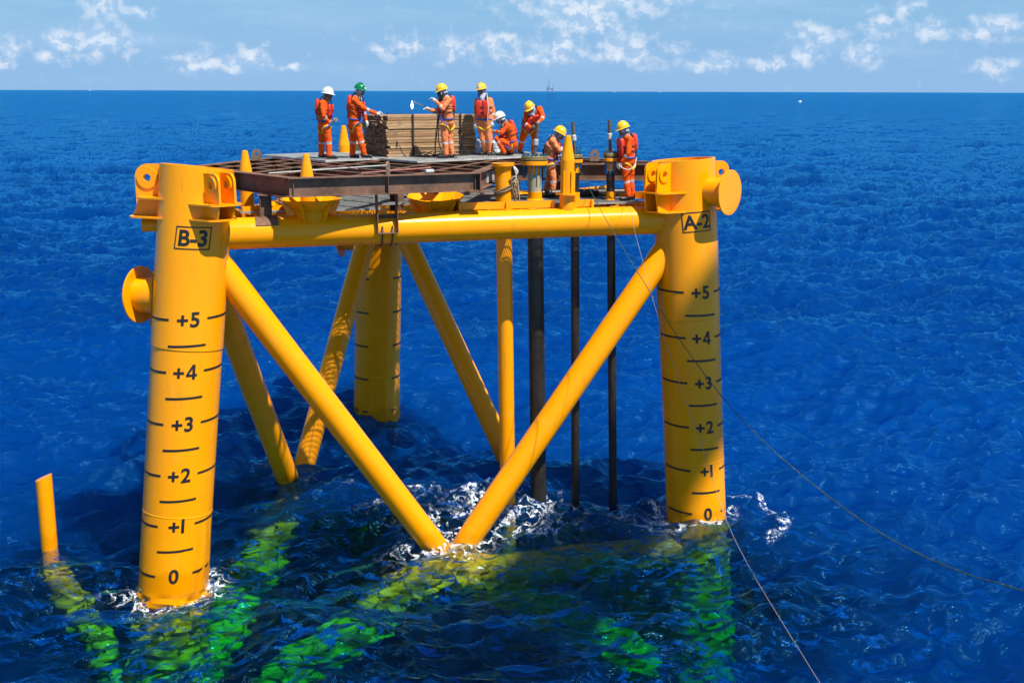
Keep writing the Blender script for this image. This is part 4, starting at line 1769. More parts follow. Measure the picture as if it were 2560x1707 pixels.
# ------------------------------------------------------------------ timber bundle
d1 = Vector((.82, .57, 0)).normalized()
d2 = Vector((-d1.y, d1.x, 0))
OX = at_z(968.6, 393.5, GZ)
tb = empty('timber_bundle', OX, 'tall strapped stack of rough sawn wooden planks on the deck grating', 'timber')
TL, TWD, TH = 2.52, 1.22, .98
rows, cols = 15, 6
ph, pw = TH / rows, TWD / cols
pm_cache = []
for q in range(5):
    bm = bmesh.new()
    bmesh.ops.create_cube(bm, size=1)
    for vv in bm.verts:
        vv.co.x *= TL
        vv.co.y *= pw * (.97 - .02 * (q % 2))
        vv.co.z *= ph * .90
        vv.co += Vector((random.uniform(-.012, .012), random.uniform(-.004, .004), random.uniform(-.004, .003)))
    bmesh.ops.bevel(bm, geom=bm.edges[:], offset=.005, segments=1, affect='EDGES')
    me = bpy.data.meshes.new('plank')
    bm.to_mesh(me)
    bm.free()
    me.materials.append(M['wood'])
    me.materials.append(M['woodend'])
    for p in me.polygons:
        if abs(p.normal.x) > .9:
            p.material_index = 1
    pm_cache.append(me)
rz = math.atan2(d1.y, d1.x)
for rr in range(rows):
    for cc in range(cols):
        if 0 < cc < cols - 1 and 0 < rr < rows - 1 and False:
            continue
        shift = random.gauss(0, .022) + (.025 if rr < 6 else (-.015 if rr > 10 else 0))
        o = bpy.data.objects.new('plank', random.choice(pm_cache))
        COL.objects.link(o)
        o.parent = tb
        loc = d1 * (TL / 2 + shift) + d2 * (pw * (cc + .5) + random.uniform(-.012, .012)) + Vector((0, 0, ph * (rr + .5)))
        o.location = loc
        o.rotation_euler = (0, 0, rz + random.uniform(-.006, .006))
for t in (.70, 2.05):
    mb = MB()
    c = OX + d1 * t
    w_, h_ = TWD + .05, TH + .02
    path = [c - d2 * .03, c - d2 * .032 + Vector((0, 0, h_)), c + d2 * w_ + Vector((0, 0, h_)), c + d2 * w_]
    for i in range(3):
        a, b = path[i], path[i + 1]
        dv = (b - a).normalized()
        nrm = d1.cross(dv)
        mb.box((a + b) / 2, (.045, .008, (b - a).length + .006), basis(d1, nrm, dv))
    mb.build('strap', M['strap'], tb)

# ------------------------------------------------------------------ hoses, ropes, jugs


def wiggle(pts, k=8):
    """Catmull-Rom through pts"""
    pts = [Vector(p) for p in pts]
    out = []
    P = [pts[0] * 2 - pts[1]] + pts + [pts[-1] * 2 - pts[-2]]
    for i in range(1, len(P) - 2):
        for j in range(k):
            t = j / k
            a, b, c, d = P[i - 1], P[i], P[i + 1], P[i + 2]
            out.append(.5 * ((2 * b) + (c - a) * t + (2 * a - 5 * b + 4 * c - d) * t * t + (3 * b - a - 3 * c + d) * t ** 3))
    out.append(pts[-1])
    return out


# welding cable heaped before the timber
pts = []
base = OX + d1 * 1.25 - d2 * .32
for i in range(46):
    a = i * .62
    rr = .30 + .10 * math.sin(i * 1.7)
    pts.append(base + d1 * (1.25 * rr * math.cos(a) + .018 * i - .3) + d2 * (.42 * rr * math.sin(a)) + Vector((0, 0, .016 + .11 * max(0, math.sin(i * .9)) ** 2)))
mb = MB()
mb.tube(wiggle(pts, 3), .013, 6)
tag(mb.build('cable', M['hose']), 'tangled black welding cable heaped in front of the timber stack', 'cable')
mb = MB()
pts = [OX + d1 * 1.42 - d2 * .06 + Vector((0, 0, 1.0)), OX + d1 * 1.38 - d2 * .10 + Vector((0, 0, .7)), OX + d1 * 1.36 - d2 * .12 + Vector((0, 0, .35)), OX + d1 * 1.45 - d2 * .2 + Vector((0, 0, .06)),
       OX + d1 * 1.75 - d2 * .3 + Vector((0, 0, .015)), OX + d1 * 2.4 - d2 * .2 + Vector((0, 0, .015))]
mb.tube(wiggle(pts), .014, 6)
tag(mb.build('cable', M['hose']), 'black cable hanging down the timber face from the worker with the lance', 'cable')
mb = MB()
pts = [OX + d1 * 2.02 - d2 * .05 + Vector((0, 0, .66)), OX + d1 * 2.10 - d2 * .09 + Vector((0, 0, .45)), OX + d1 * 2.05 - d2 * .10 + Vector((0, 0, .2)), OX + d1 * 2.2 - d2 * .14 + Vector((0, 0, .03)),
       OX + d1 * 2.5 - d2 * .2 + Vector((0, 0, .015)), OX + d1 * 2.75 - d2 * .3 + Vector((0, 0, .14)), OX + d1 * 2.9 - d2 * .34 + Vector((0, 0, .015))]
mb.tube(wiggle(pts), .016, 6)
tag(mb.build('cable', M['hose']), 'thick black cable looped against the strapped end of the timber', 'cable')

# tan rope turns on the caisson
cax = lambda z: cx0 + ax * ((z - cx0.z) / ax.z)
mb = MB()
for j in range(6):
    pts = []
    for i in range(29):
        a = 2 * math.pi * i / 28 + .9
        zz = 7.08 + j * .018 + .085 * math.cos(a - .1) + .012 * math.sin(3 * a + j)
        pts.append(cax(zz) + Vector((math.cos(a), math.sin(a), 0)) * (.186 + .012 * (j % 3)) + Vector((0, 0, 0)))
    mb.tube(pts, .0125, 6)
side = Vector((.24, -.05, 0))
for j in range(9):
    rr = .10 + .018 * (j % 4)
    pts = []
    c = cax(7.26 - .02 * (j % 3)) + side + Vector((.03 * math.sin(j * 2.1), .05 * math.cos(j * 1.3), 0))
    for i in range(21):
        a = 2 * math.pi * i / 20
        pts.append(c + Vector((rr * .55 * math.cos(a + j), .06 * math.sin(a * 2 + j), (rr + .06) * math.sin(a) - .02 * j)))
    mb.tube(pts, .012, 6)
pts = [cax(7.3) + side, cax(7.1) + side + Vector((.10, -.02, 0)), cax(6.98) + side + Vector((.06, -.03, 0)), cax(6.90) + side + Vector((-.04, -.05, 0)), cax(6.885) + side + Vector((-.2, -.2, 0))]
mb.tube(wiggle(pts), .0125, 6)
tag(mb.build('rope', M['rope']), 'tan rope wound round the yellow flanged pipe and hanging in a hank', 'rope')
mb = MB()
for j in range(4):
    pts = [cax(7.66) + Vector((.20, -.02 + .02 * j, 0)), cax(7.52) + Vector((.26 + .02 * j, -.03, 0)), cax(7.36) + Vector((.28 - .02 * j, -.04, 0)), cax(7.22) + Vector((.23, -.06 + .02 * j, 0))]
    mb.tube(wiggle(pts), .012, 6)
tag(mb.build('rope', M['whitepipe']), 'pale grey rope loops hanging off the flanged yellow pipe', 'rope')


def line_in_plane(S, E, pix):
    """points where the pixel rays meet the vertical plane through S and E"""
    n = Vector((E.y - S.y, S.x - E.x, 0))
    out = []
    for px, py in pix:
        d = ray(px, py)
        o = Vector((0, 0, CAM_H))
        t = n.dot(S - o) / n.dot(d)
        out.append(o + d * t)
    return out


S = Vector((1.44, 24.08, 7.55))
E = at_y(2560, 1476, 10.5)
pix = [(1447, 421), (1520, 558), (1632, 741), (1700, 850), (1796, 980), (1890, 1085), (1990, 1175), (2120, 1277), (2250, 1360), (2400, 1428), (2560, 1476)]
pts = line_in_plane(S, E, pix)
pts.append(pts[-1] + (pts[-1] - pts[-2]) * 3)
mb = MB()
mb.tube(wiggle(pts, 8), .0075, 6)
tag(mb.build('mooring_line', M['greenrope']), 'thin green and white line running from the flange down over the sea to the right', 'line')
S = Vector((2.28, 23.55, 6.8))
E = at_y(2050, 1707, 12.5)
pix = [(1577, 530), (1582, 556), (1590, 590), (1612, 672), (1640, 775), (1700, 960), (1760, 1130), (1812, 1290), (1872, 1415), (1960, 1562), (2050, 1707)]
pts = line_in_plane(S, E, pix)
first = [Vector((2.15, 24.25, 6.91)), Vector((2.3, 24.0, 6.905)), Vector((2.33, 23.85, 6.85))]
pts = first + pts
pts.append(pts[-1] + (pts[-1] - pts[-2]) * 3)
mb = MB()
mb.tube(wiggle(pts, 8), .0046, 6)
tag(mb.build('mooring_line', M['palerope']), 'thin pale line draped over the front tube and down past the A-2 leg', 'line')

M['jug'] = pmat('pale_blue_plastic', (0.42, 0.58, 0.78), 0.3, var=0.3, scale=9)
M['jugw'] = pmat('milky_plastic', (0.62, 0.68, 0.72), 0.35, var=0.2, scale=9)
M['capblue'] = pmat('blue_plastic_cap', (0.02, 0.14, 0.42), 0.4)


def jug(x, y, label, mat):
    rt = empty('water_bottle', (x, y, GZ), label, 'bottle', 'water bottles by the timber')
    mb = MB()
    mb.lathe((x, y, GZ), (0, 0, 1), [(0, .115), (.02, .13), (.10, .13), (.11, .122), (.13, .122), (.14, .13), (.27, .13), (.33, .085), (.36, .035), (.40, .034)], 24)
    mb.build('bottle_body', mat, rt)
    mb = MB()
    mb.cyl((x, y, GZ + .40), (x, y, GZ + .425), .04, .04, 16)
    mb.build('bottle_cap', M['capblue'], rt)


q = at_z(1200, 386, GZ)
jug(q.x, q.y + .05, 'pale blue water bottle beside the boots of the standing scarf-wearing worker', M['jug'])
jug(q.x - .02, q.y + .5, 'pale blue water bottle behind another at the end of the timber', M['jug'])
q = at_z(1240, 386, GZ)
jug(q.x, q.y + .25, 'milky water bottle between the standing and the crouching worker', M['jugw'])
q = at_z(1284, 385, GZ)
jug(q.x, q.y + .45, 'milky water bottle behind the crouching worker', M['jugw'])

# ------------------------------------------------------------------ people
M['orange'] = pmat('orange_coverall', (0.80, 0.095, 0.006), 0.8, var=0.22, scale=7, spec=0.2, bump=0.5, bscale=22)
M['salmon'] = pmat('faded_orange_coverall', (0.78, 0.235, 0.085), 0.8, var=0.20, scale=7, spec=0.2, bump=0.5, bscale=22)
M['tape'] = pmat('silver_reflective_tape', (0.50, 0.50, 0.50), 0.4, var=0.15, scale=20)
M['glove'] = pmat('white_cotton_glove', (0.66, 0.65, 0.60), 0.9, var=0.2, scale=20)
M['dirtyglove'] = pmat('dirty_tan_glove', (0.33, 0.27, 0.20), 0.9, var=0.3, scale=20)
M['boot'] = pmat('black_work_boot', (0.016, 0.015, 0.015), 0.45, var=0.3, scale=20)
M['skin'] = pmat('skin', (0.17, 0.085, 0.055), 0.55, var=0.12, scale=10)
M['scarf'] = pmat('pale_blue_grey_head_cloth', (0.38, 0.42, 0.52), 0.9, var=0.45, scale=18, bump=0.4)
M['hyellow'] = pmat('yellow_helmet_shell', (0.80, 0.47, 0.01), 0.25, coat=0.4)
M['hwhite'] = pmat('white_helmet_shell', (0.66, 0.66, 0.60), 0.28, coat=0.4)
M['hgreen'] = pmat('green_helmet_shell', (0.0, 0.17, 0.06), 0.25, coat=0.4)
M['vestred'] = pmat('red_life_vest', (0.68, 0.035, 0.012), 0.55, var=0.2, scale=12)
M['blackweb'] = pmat('black_webbing', (0.012, 0.012, 0.014), 0.7)
M['yelweb'] = pmat('yellow_webbing', (0.66, 0.50, 0.02), 0.7, var=0.2, scale=20)
M['blueweb'] = pmat('blue_webbing', (0.015, 0.075, 0.42), 0.7, var=0.2, scale=20)
M['lanyard'] = pmat('white_lanyard', (0.60, 0.56, 0.46), 0.8, var=0.2, scale=30)
M['eye'] = pmat('dark_eye', (0.01, 0.008, 0.006), 0.3)
M['shield'] = pmat('dark_welding_shield', (0.008, 0.008, 0.008), 0.35)
M['tag'] = pmat('white_helmet_sticker', (0.75, 0.75, 0.66), 0.5)


def capsule_mesh(a, b, ra, rb, n=12, m=4, squash=None):
    a, b = Vector(a), Vector(b)
    d = b - a
    L = d.length
    d = d.normalized() if L > 1e-6 else Vector((0, 0, 1))
    x = d.orthogonal().normalized()
    y = d.cross(x)
    V, F = [a - d * ra], []
    prof = []
    for i in range(1, m + 1):
        t = math.pi / 2 * i / m
        prof.append((a - d * ra * math.cos(t), ra * math.sin(t)))
    for i in range(m):
        t = math.pi / 2 * i / m
        prof.append((b + d * rb * math.sin(t), rb * math.cos(t)))
    for c, r in prof:
        for k in range(n):
            V.append(c + (x * math.cos(2 * math.pi * k / n) + y * math.sin(2 * math.pi * k / n)) * r)
    V.append(b + d * rb)
    R_ = len(prof)
    for k in range(n):
        F.append((0, 1 + (k + 1) % n, 1 + k))
    for i in range(R_ - 1):
        for k in range(n):
            k2 = (k + 1) % n
            F.append((1 + i * n + k, 1 + i * n + k2, 1 + (i + 1) * n + k2, 1 + (i + 1) * n + k))
    last = 1 + R_ * n
    for k in range(n):
        F.append((last, 1 + (R_ - 1) * n + k, 1 + (R_ - 1) * n + (k + 1) % n))
    return V, F


def superell(mb, c, ax_, ay_, az_, e=4.0, nu=18, nv=10, mat=0):
    """rounded slab with half-axis vectors"""
    c = Vector(c)

    def sp(v, p):
        return math.copysign(abs(v) ** p, v)
    V, F = [], []
    p = 2 / e
    for i in range(nv + 1):
        t = -math.pi / 2 + math.pi * i / nv
        for j in range(nu):
            q = 2 * math.pi * j / nu
            V.append(c + ax_ * (sp(math.cos(t), p) * sp(math.cos(q), p)) + ay_ * (sp(math.cos(t), p) * sp(math.sin(q), p)) + az_ * sp(math.sin(t), p))
    for i in range(nv):
        for j in range(nu):
            k = (j + 1) % nu
            F.append((i * nu + j, i * nu + k, (i + 1) * nu + k, (i + 1) * nu + j))
    mb.add(V, F, True, mat)


def person(label, base, px0, py0, s, J, face, suit='orange', helmet='hwhite', scarf=True, glove='glove', vest='pack', wide=.19, tilt=0.0, gait=None, lany=None):
    """J: joints in picture units (u, v, depth m); base stands at (px0, py0), s units per metre"""
    base = Vector(base)

    def c(q):
        return base + Vector(((q[0] - px0) / s, q[2] if len(q) > 2 else 0.0, (py0 - q[1]) / s))
    P = {k: c(q) for k, q in J.items()}
    face = Vector(face).normalized()
    root = empty('person', base, label, 'person', 'workers on the platform')
    mats = [M[suit], M['tape'], M[glove], M['boot'], M['skin'], M['scarf']]
    prims = []   # a, b, ra, rb, mat, tape ranges

    def cap(a, b, ra, rb, m=0, tape=()):
        prims.append((Vector(a), Vector(b), ra, rb, m, tape))
    shN, shF = P['shN'], P['shF']
    hipN, hipF = P['hipN'], P['hipF']
    chest, pel, neck = P['chest'], P['pelvis'], P['neck']
    lat = (shF - shN)
    lat.normalize()
    # torso
    for sgn in (-1, 1):
        cap(pel + lat * sgn * .075, chest + lat * sgn * .085, .125, .125)
        cap(chest + lat * sgn * .085, neck.lerp(chest, .35) + lat * sgn * .06, .122, .085)
    cap(pel, chest, .135, .135)
    cap(shN, shF, .075, .075)
    cap(chest, neck, .12, .06)
    cap(neck, P['head'], .058, .062, 5 if scarf else 4)
    # arms
    for sd in ('N', 'F'):
        cap(P['sh' + sd], P['el' + sd], .072, .058, 0)
        cap(P['el' + sd], P['wr' + sd], .057, .046, 0, ((.18, .40),))
        w, h = P['wr' + sd], P['ha' + sd]
        dv = (h - w).normalized()
        cap(w + dv * .03, w + dv * .09, .036, .040, 2)
        # legs
        cap(P['hip' + sd], P['kn' + sd], .110, .080, 0)
        cap(P['kn' + sd], P['an' + sd], .082, .066, 0, ((.12, .27),))
        an, toe = P['an' + sd], P['to' + sd]
        fd = toe - an
        fdh = Vector((fd.x, fd.y, 0))
        if fdh.length < .05:
            fdh = Vector((face.x, face.y, 0)) * .15
        fdh = fdh.normalized()
        heel = Vector((an.x, an.y, an.z))
        gz = min(toe.z, an.z - .06)
        cap(an + Vector((0, 0, .02)), Vector((an.x, an.y, gz + .05)) - fdh * .03, .056, .052, 3)
        cap(Vector((an.x, an.y, gz + .045)), Vector((an.x, an.y, gz + .035)) + fdh * .17, .050, .042, 3)
    # head
    hd = P['head']
    upv = (hd - neck).normalized() * .35 + Vector((0, 0, 1)) * .65
    upv = (upv - face * upv.dot(face) * .6).normalized()
    right = face.cross(upv).normalized()
    hm = 4
    cap(hd + upv * .03, hd + upv * .01 - face * .01, .098, .098, 5 if scarf else 4)
    cap(hd - upv * .05 + face * .035, hd - upv * .075 + face * .045, .062, .045, hm)
    cap(hd + face * .06 - upv * .01, hd + face * .07 - upv * .015, .052, .05, hm)
    cap(hd + face * .105 + upv * .005, hd + face * .118 - upv * .025, .012, .016, hm)
    for sg in (-1, 1):
        cap(hd + right * sg * .095 - upv * .01, hd + right * sg * .098 + upv * .02, .014, .016, 5 if scarf else 4)
    if scarf:
        cap(hd - upv * .03 - face * .03, neck - face * .02 - upv * .03, .088, .105, 5)
        cap(hd - upv * .10 + face * .03, neck - upv * .06 + face * .06, .062, .075, 5)
    # one surface by voxel remesh
    mb = MB()
    for a, b, ra, rb, m_, tp in prims:
        V, F = capsule_mesh(a, b, ra, rb)
        mb.add(V, F, True)
    me0 = mb.mesh('body_src', [M[suit]])
    tmp = bpy.data.objects.new('body_src', me0)
    COL.objects.link(tmp)
    md = tmp.modifiers.new('r', 'REMESH')
    md.mode = 'VOXEL'
    md.voxel_size = .017
    md2 = tmp.modifiers.new('s', 'SMOOTH')
    md2.factor = .5
    md2.iterations = 2
    dg = bpy.context.evaluated_depsgraph_get()
    me = bpy.data.meshes.new_from_object(tmp.evaluated_get(dg))
    bpy.data.objects.remove(tmp)
    bpy.data.meshes.remove(me0)
    me.name = 'body'
    # which limb does each vertex / face belong to
    nv, nf = len(me.vertices), len(me.polygons)
    vc = np.empty(nv * 3, np.float32)
    me.vertices.foreach_get('co', vc)
    vc = vc.reshape(-1, 3)
    fc = np.empty(nf * 3, np.float32)
    me.polygons.foreach_get('center', fc)
    fc = fc.reshape(-1, 3)

    def owner(pt):
        best = np.full(len(pt), 1e9)
        mi = np.zeros(len(pt), int)
        for a, b, ra, rb, m_, tp in prims:
            a_, d_ = np.array(a), np.array(b - a)
            L2 = max(d_ @ d_, 1e-8)
            tu = ((pt - a_) @ d_) / L2
            tt = np.clip(tu, 0, 1)
            dist = np.linalg.norm(pt - (a_ + tt[:, None] * d_), axis=1) - (ra + (rb - ra) * tt)
            hit = dist < best - (.004 if m_ == 0 else 0)
            best = np.where(hit, dist, best)
            mm = np.full(len(pt), m_)
            for (t0, t1) in tp:
                mm[(tu > t0) & (tu < t1)] = 1
            mi = np.where(hit, mm, mi)
        return mi
    mv = owner(vc)
    nrm = np.empty(nv * 3, np.float32)
    me.vertices.foreach_get('normal', nrm)
    nrm = nrm.reshape(-1, 3)
    sd0 = base.x * 3.1
    dis = np.array([mnoise.noise(Vector((p[0] * 9 + sd0, p[1] * 9, p[2] * 13))) * .010 + mnoise.noise(Vector((p[0] * 21, p[1] * 21 + sd0, p[2] * 34))) * .006 for p in vc])
    dis = np.where((mv == 0) | (mv == 1) | (mv == 5), dis, 0)
    vc = vc + nrm * dis[:, None]
    me.vertices.foreach_set('co', vc.astype(np.float32).ravel())
    me.materials.clear()
    for m_ in mats:
        me.materials.append(m_)
    me.materials.append(M['eye'])
    me.polygons.foreach_set('material_index', owner(fc).astype(np.int32))
    me.polygons.foreach_set('use_smooth', np.ones(nf, bool))
    # fingers and eyes are joined to the same body mesh
    ex = MB()
    for sd in ('N', 'F'):
        w, h = P['wr' + sd], P['ha' + sd]
        dv = (h - w).normalized()
        palm = w + dv * .085
        side = dv.cross(face)
        if side.length < .2:
            side = dv.cross(Vector((0, 0, 1)))
        side.normalize()
        curl = side.cross(dv).normalized()
        if curl.dot(Vector((0, 0, -1))) < 0:
            curl = -curl
        for i, (off, ln) in enumerate(((-.030, .062), (-.010, .075), (.010, .070), (.029, .055))):
            p0 = palm + side * off
            p1 = p0 + dv * ln * .55 + side * off * .2
            p2 = p1 + dv * ln * .38 + curl * ln * .42
            p3 = p2 + dv * ln * .08 + curl * ln * .35
            for a, b, r0, r1 in ((p0, p1, .0105, .0095), (p1, p2, .0095, .009), (p2, p3, .009, .008)):
                V, F = capsule_mesh(a, b, r0, r1, 6, 2)
                ex.add(V, F, True, 2)
        t0 = w + dv * .05 - side * .030
        t1 = t0 + dv * .03 - side * .025 + curl * .015
        t2 = t1 + dv * .03 - side * .005 + curl * .015
        for a, b in ((t0, t1), (t1, t2)):
            V, F = capsule_mesh(a, b, .0115, .010, 6, 2)
            ex.add(V, F, True, 2)
    for sg in (-1, 1):
        V, F = capsule_mesh(hd + face * .100 + right * sg * .034 + upv * .018, hd + face * .102 + right * sg * .034 + upv * .018, .011, .011, 8, 3)
        ex.add(V, F, True, 6)
    V, F = capsule_mesh(hd + face * .098 + right * .022 - upv * .055, hd + face * .098 - right * .022 - upv * .055, .006, .006, 6, 2)
    ex.add(V, F, True, 6)
    bm = bmesh.new()
    bm.from_mesh(me)
    exm = ex.mesh('x', [M['eye']] * 7)
    bm.from_mesh(exm)
    bm.to_mesh(me)
    bm.free()
    bpy.data.meshes.remove(exm)
    body = link('body', me, root)
    # helmet
    hc = hd + upv * .045 - face * .005
    hu = (upv - face * tilt).normalized()
    hf = (face - hu * face.dot(hu)).normalized()
    hr = hf.cross(hu).normalized()
    mb = MB()
    nn, mm = 28, 8
    rings = []
    for i in range(mm + 1):
        t = math.pi / 2 * i / mm
        rr, zz = math.cos(t) ** .85, math.sin(t)
        ring = []
        for k in range(nn):
            a = 2 * math.pi * k / nn
            ring.append(hc + hf * (.142 * rr * math.cos(a)) + hr * (.122 * rr * math.sin(a)) + hu * (.128 * zz + .02))
        rings.append(ring)
    mb.ring_sweep(rings, True, (False, False))
    # brim
    b1, b2, b3 = [], [], []
    for k in range(nn):
        a = 2 * math.pi * k / nn
        vis = max(0, math.cos(a)) ** 2
        b1.append(hc + hf * (.142 * math.cos(a)) + hr * (.122 * math.sin(a)) + hu * .02)
        b2.append(hc + hf * ((.158 + .040 * vis) * math.cos(a)) + hr * (.138 * math.sin(a)) + hu * (.008 - .012 * vis))
        b3.append(hc + hf * (.13 * math.cos(a)) + hr * (.112 * math.sin(a)) + hu * .004)
    mb.ring_sweep([b2, b1], True, (False, False))
    mb.ring_sweep([b3, b2], True, (False, False))
    # crown ridge
    pts = [hc + hf * (.142 * math.cos(t) * .9) + hu * (.130 * math.sin(t) + .024) for t in [R(x) for x in range(25, 160, 12)]]
    mb.tube(pts, .014, 6)
    hel = mb.build('hard_hat', M[helmet], root)
    if helmet != 'hwhite':
        mb = MB()
        P4 = []
        for uu in (-.035, .0, .035):
            for zz in (.035, .075):
                rr = math.sqrt(max(0, 1 - ((zz - .02) / .128) ** 2)) ** .85
                a = uu / .13
                sgn = 1
                dirv = hf * math.cos(a) * .142 + hr * math.sin(a) * .122
                P4.append(hc + dirv * rr * 1.03 + hu * (zz + .004))
        mb.add(P4, [(0, 2, 3, 1), (2, 4, 5, 3)])
        mb.build('sticker', M['tag'], hel)
    mb = MB()
    for sg in (-1, 1):
        pts = [hc + hr * sg * .115 + hu * .01, hd + right * sg * .085 - upv * .05 + face * .02, hd - upv * .115 + face * .05]
        mb.tube(wiggle(pts, 4), .008, 6)
    mb.build('chin_strap', M['blackweb'], hel)
    # life vest pieces and harness
    tup = (neck - pel).normalized()
    fwd = lat.cross(tup)
    if fwd.dot(face) < 0:
        fwd = -fwd
    fwd.normalize()
    tl = (neck - pel).length
    mb = MB()
    if vest in ('pack', 'both', 'collar'):
        for sg in (-1, 1):
            superell(mb, pel + tup * (tl * .70) - fwd * .155 + lat * sg * .066, lat * .070, fwd * .058, tup * .185, 3.0)
    if vest in ('front', 'both'):
        for sg in (-1, 1):
            superell(mb, pel + tup * (tl * .55) + fwd * .150 + lat * sg * .082, lat * .084, fwd * .05, tup * .20, 4.0)
    if vest in ('pack', 'collar', 'back'):
        for sg in (-1, 1):
            superell(mb, pel + tup * (tl * .58) + fwd * .145 + lat * sg * .10, lat * .045, fwd * .035, tup * .15, 3.5)
    vo = mb.build('life_vest', M['vestred'], root)
    mb = MB()
    for zz, sc in ((.40, 1.0), (.60, 1.04)):
        pts = []
        for i in range(24):
            a = 2 * math.pi * i / 24
            pts.append(pel + tup * tl * zz + lat * (.222 * sc * math.cos(a)) + fwd * (.20 * math.sin(a)))
        mb.tube(pts, .011, 6, True)
    mb.build('vest_belt', M['blackweb'], vo)
    # harness belt
    mb = MB()
    pts = []
    for i in range(24):
        a = 2 * math.pi * i / 24
        pts.append(pel + tup * .07 + lat * (.212 * math.cos(a)) + fwd * (.142 * math.sin(a)))
    mb.tube(pts, .017, 6, True)
    mb.build('harness_belt', M['blueweb'], root)
    for sd, mt in (('N', 'yelweb'), ('F', 'yelweb')):
        a_, b_ = P['hip' + sd], P['kn' + sd]
        dv = (b_ - a_).normalized()
        cx = a_.lerp(b_, .22)
        x = dv.orthogonal().normalized()
        y = dv.cross(x)
        mb = MB()
        outw = (P['hip' + sd] - pel).normalized()
        pts = []
        for i in range(20):
            a = 2 * math.pi * i / 20
            w = x * math.cos(a) + y * math.sin(a)
            pts.append(cx + w * .108 - dv * (w.dot(outw) * .10))
        mb.tube(pts, .019, 6, True)
        mb.build('thigh_strap', M[mt], root)
    # shoulder straps
    for sd in ('N', 'F'):
        sg = -1 if sd == 'N' else 1
        s0 = neck.lerp(chest, .12) + lat * sg * .10
        pts = [pel + tup * .08 - fwd * .16 + lat * sg * .05, pel + tup * tl * .55 - fwd * .155 + lat * sg * .09, s0 - fwd * .07 + tup * .06, s0 + tup * .10,
               s0 + fwd * .10 + tup * .03, pel + tup * tl * .55 + fwd * .150 + lat * sg * .12, pel + tup * .08 + fwd * .16 + lat * sg * .10]
        mb = MB()
        mb.tube(wiggle(pts, 5), .014, 6)
        mb.build('shoulder_strap', M['blackweb'] if sd == 'N' else M['blueweb'], root)
    # lanyard
    if lany:
        mb = MB()
        mb.tube(wiggle([c(q) for q in lany], 8), .012, 6)
        mb.build('lanyard', M['lanyard'], root)
    else:
        mb = MB()
        s0 = pel + tup * tl * .5 + fwd * .19 - lat * .08
        mb.tube(wiggle([s0, s0 - tup * .12 + fwd * .04 - lat * .02, s0 - tup * .26 - lat * .10, s0 - tup * .36 - fwd * .10 - lat * .13], 6), .014, 6)
        mb.build('lanyard', M['blueweb'], root)
    return P, root, face, upv, right, hd


def C(sc):
    return 4.356 * sc


# white hard hat, watching (profile to the right)
b1 = at_z(700 + 505 / 4.356, 180 + 944 / 4.356, GZ)
person('worker in orange coverall and white hard hat standing left of the green-helmeted man, watching', b1, 505, 944, C(106.0), {
    'head': (541, 283), 'neck': (513, 330), 'chest': (497, 410), 'pelvis': (495, 578),
    'shN': (492, 362, -.17), 'shF': (515, 360, .17), 'elN': (508, 490, -.24), 'elF': (530, 480, .22), 'wrN': (552, 556, -.14), 'wrF': (575, 545, .12), 'haN': (590, 545, -.08), 'haF': (600, 535, .05),
    'hipN': (520, 605, -.09), 'hipF': (470, 605, .09), 'knN': (543, 752, -.10), 'knF': (452, 752, .10), 'anN': (545, 900, -.11), 'anF': (442, 893, .11), 'toN': (612, 942, -.12), 'toF': (468, 938, .10)},
    (1, -.25, -.12), 'orange', 'hwhite', False, 'dirtyglove', 'pack')
# green hard hat, hand on the timber
b2 = at_z(700 + 870 / 4.356, 180 + 938 / 4.356, GZ)
person('worker in orange coverall and green hard hat resting a white-gloved hand on the timber', b2, 870, 938, C(104.0), {
    'head': (888, 246), 'neck': (862, 296), 'chest': (828, 380), 'pelvis': (822, 560),
    'shN': (838, 332, -.16), 'shF': (862, 335, .18), 'elN': (938, 418, -.20), 'elF': (905, 440, .24), 'wrN': (1052, 470, -.06), 'wrF': (925, 540, .26), 'haN': (1130, 482, .0), 'haF': (945, 580, .25),
    'hipN': (850, 590, -.09), 'hipF': (795, 590, .09), 'knN': (888, 742, -.12), 'knF': (798, 750, .10), 'anN': (922, 880, -.13), 'anF': (783, 893, .10), 'toN': (1010, 932, -.14), 'toF': (810, 940, .06)},
    (1, -.35, -.22), 'orange', 'hgreen', True, 'glove', 'pack')
# welder with the lance
b3 = at_z(700 + 1825 / 4.356, 180 + 938 / 4.356, GZ)
Pw, rw, fw_, up_, rt_, hd_ = person('worker in faded orange with dark welding shield under a yellow hard hat, holding a lance', b3, 1825, 938, C(103.0), {
    'head': (1778, 258), 'neck': (1806, 300), 'chest': (1808, 390), 'pelvis': (1825, 560),
    'shN': (1852, 335, -.17), 'shF': (1772, 335, .17), 'elN': (1788, 425, -.26), 'elF': (1735, 455, .10), 'wrN': (1718, 352, -.18), 'wrF': (1650, 440, .02), 'haN': (1672, 318, -.14), 'haF': (1605, 420, .0),
    'hipN': (1800, 590, -.09), 'hipF': (1850, 590, .09), 'knN': (1800, 752, -.10), 'knF': (1845, 750, .10), 'anN': (1812, 888, -.10), 'anF': (1868, 888, .10), 'toN': (1740, 938, -.12), 'toF': (1840, 934, .08)},
    (-1, -.35, -.35), 'salmon', 'hyellow', True, 'glove', 'pack')
mb = MB()
P_ = []
for i in range(9):
    a = R(-65 + 130 * i / 8)
    for zz, rr in ((.03, .125), (-.10, .135), (-.17, .115)):
        P_.append(hd_ + fw_ * (rr * math.cos(a)) + rt_ * (rr * .92 * math.sin(a)) + up_ * zz)
F_ = []
for i in range(8):
    for j in range(2):
        F_.append((i * 3 + j, i * 3 + j + 1, i * 3 + j + 4, i * 3 + j + 3))
mb.add(P_, F_, True)
sh = mb.build('welding_shield', M['shield'], rw)
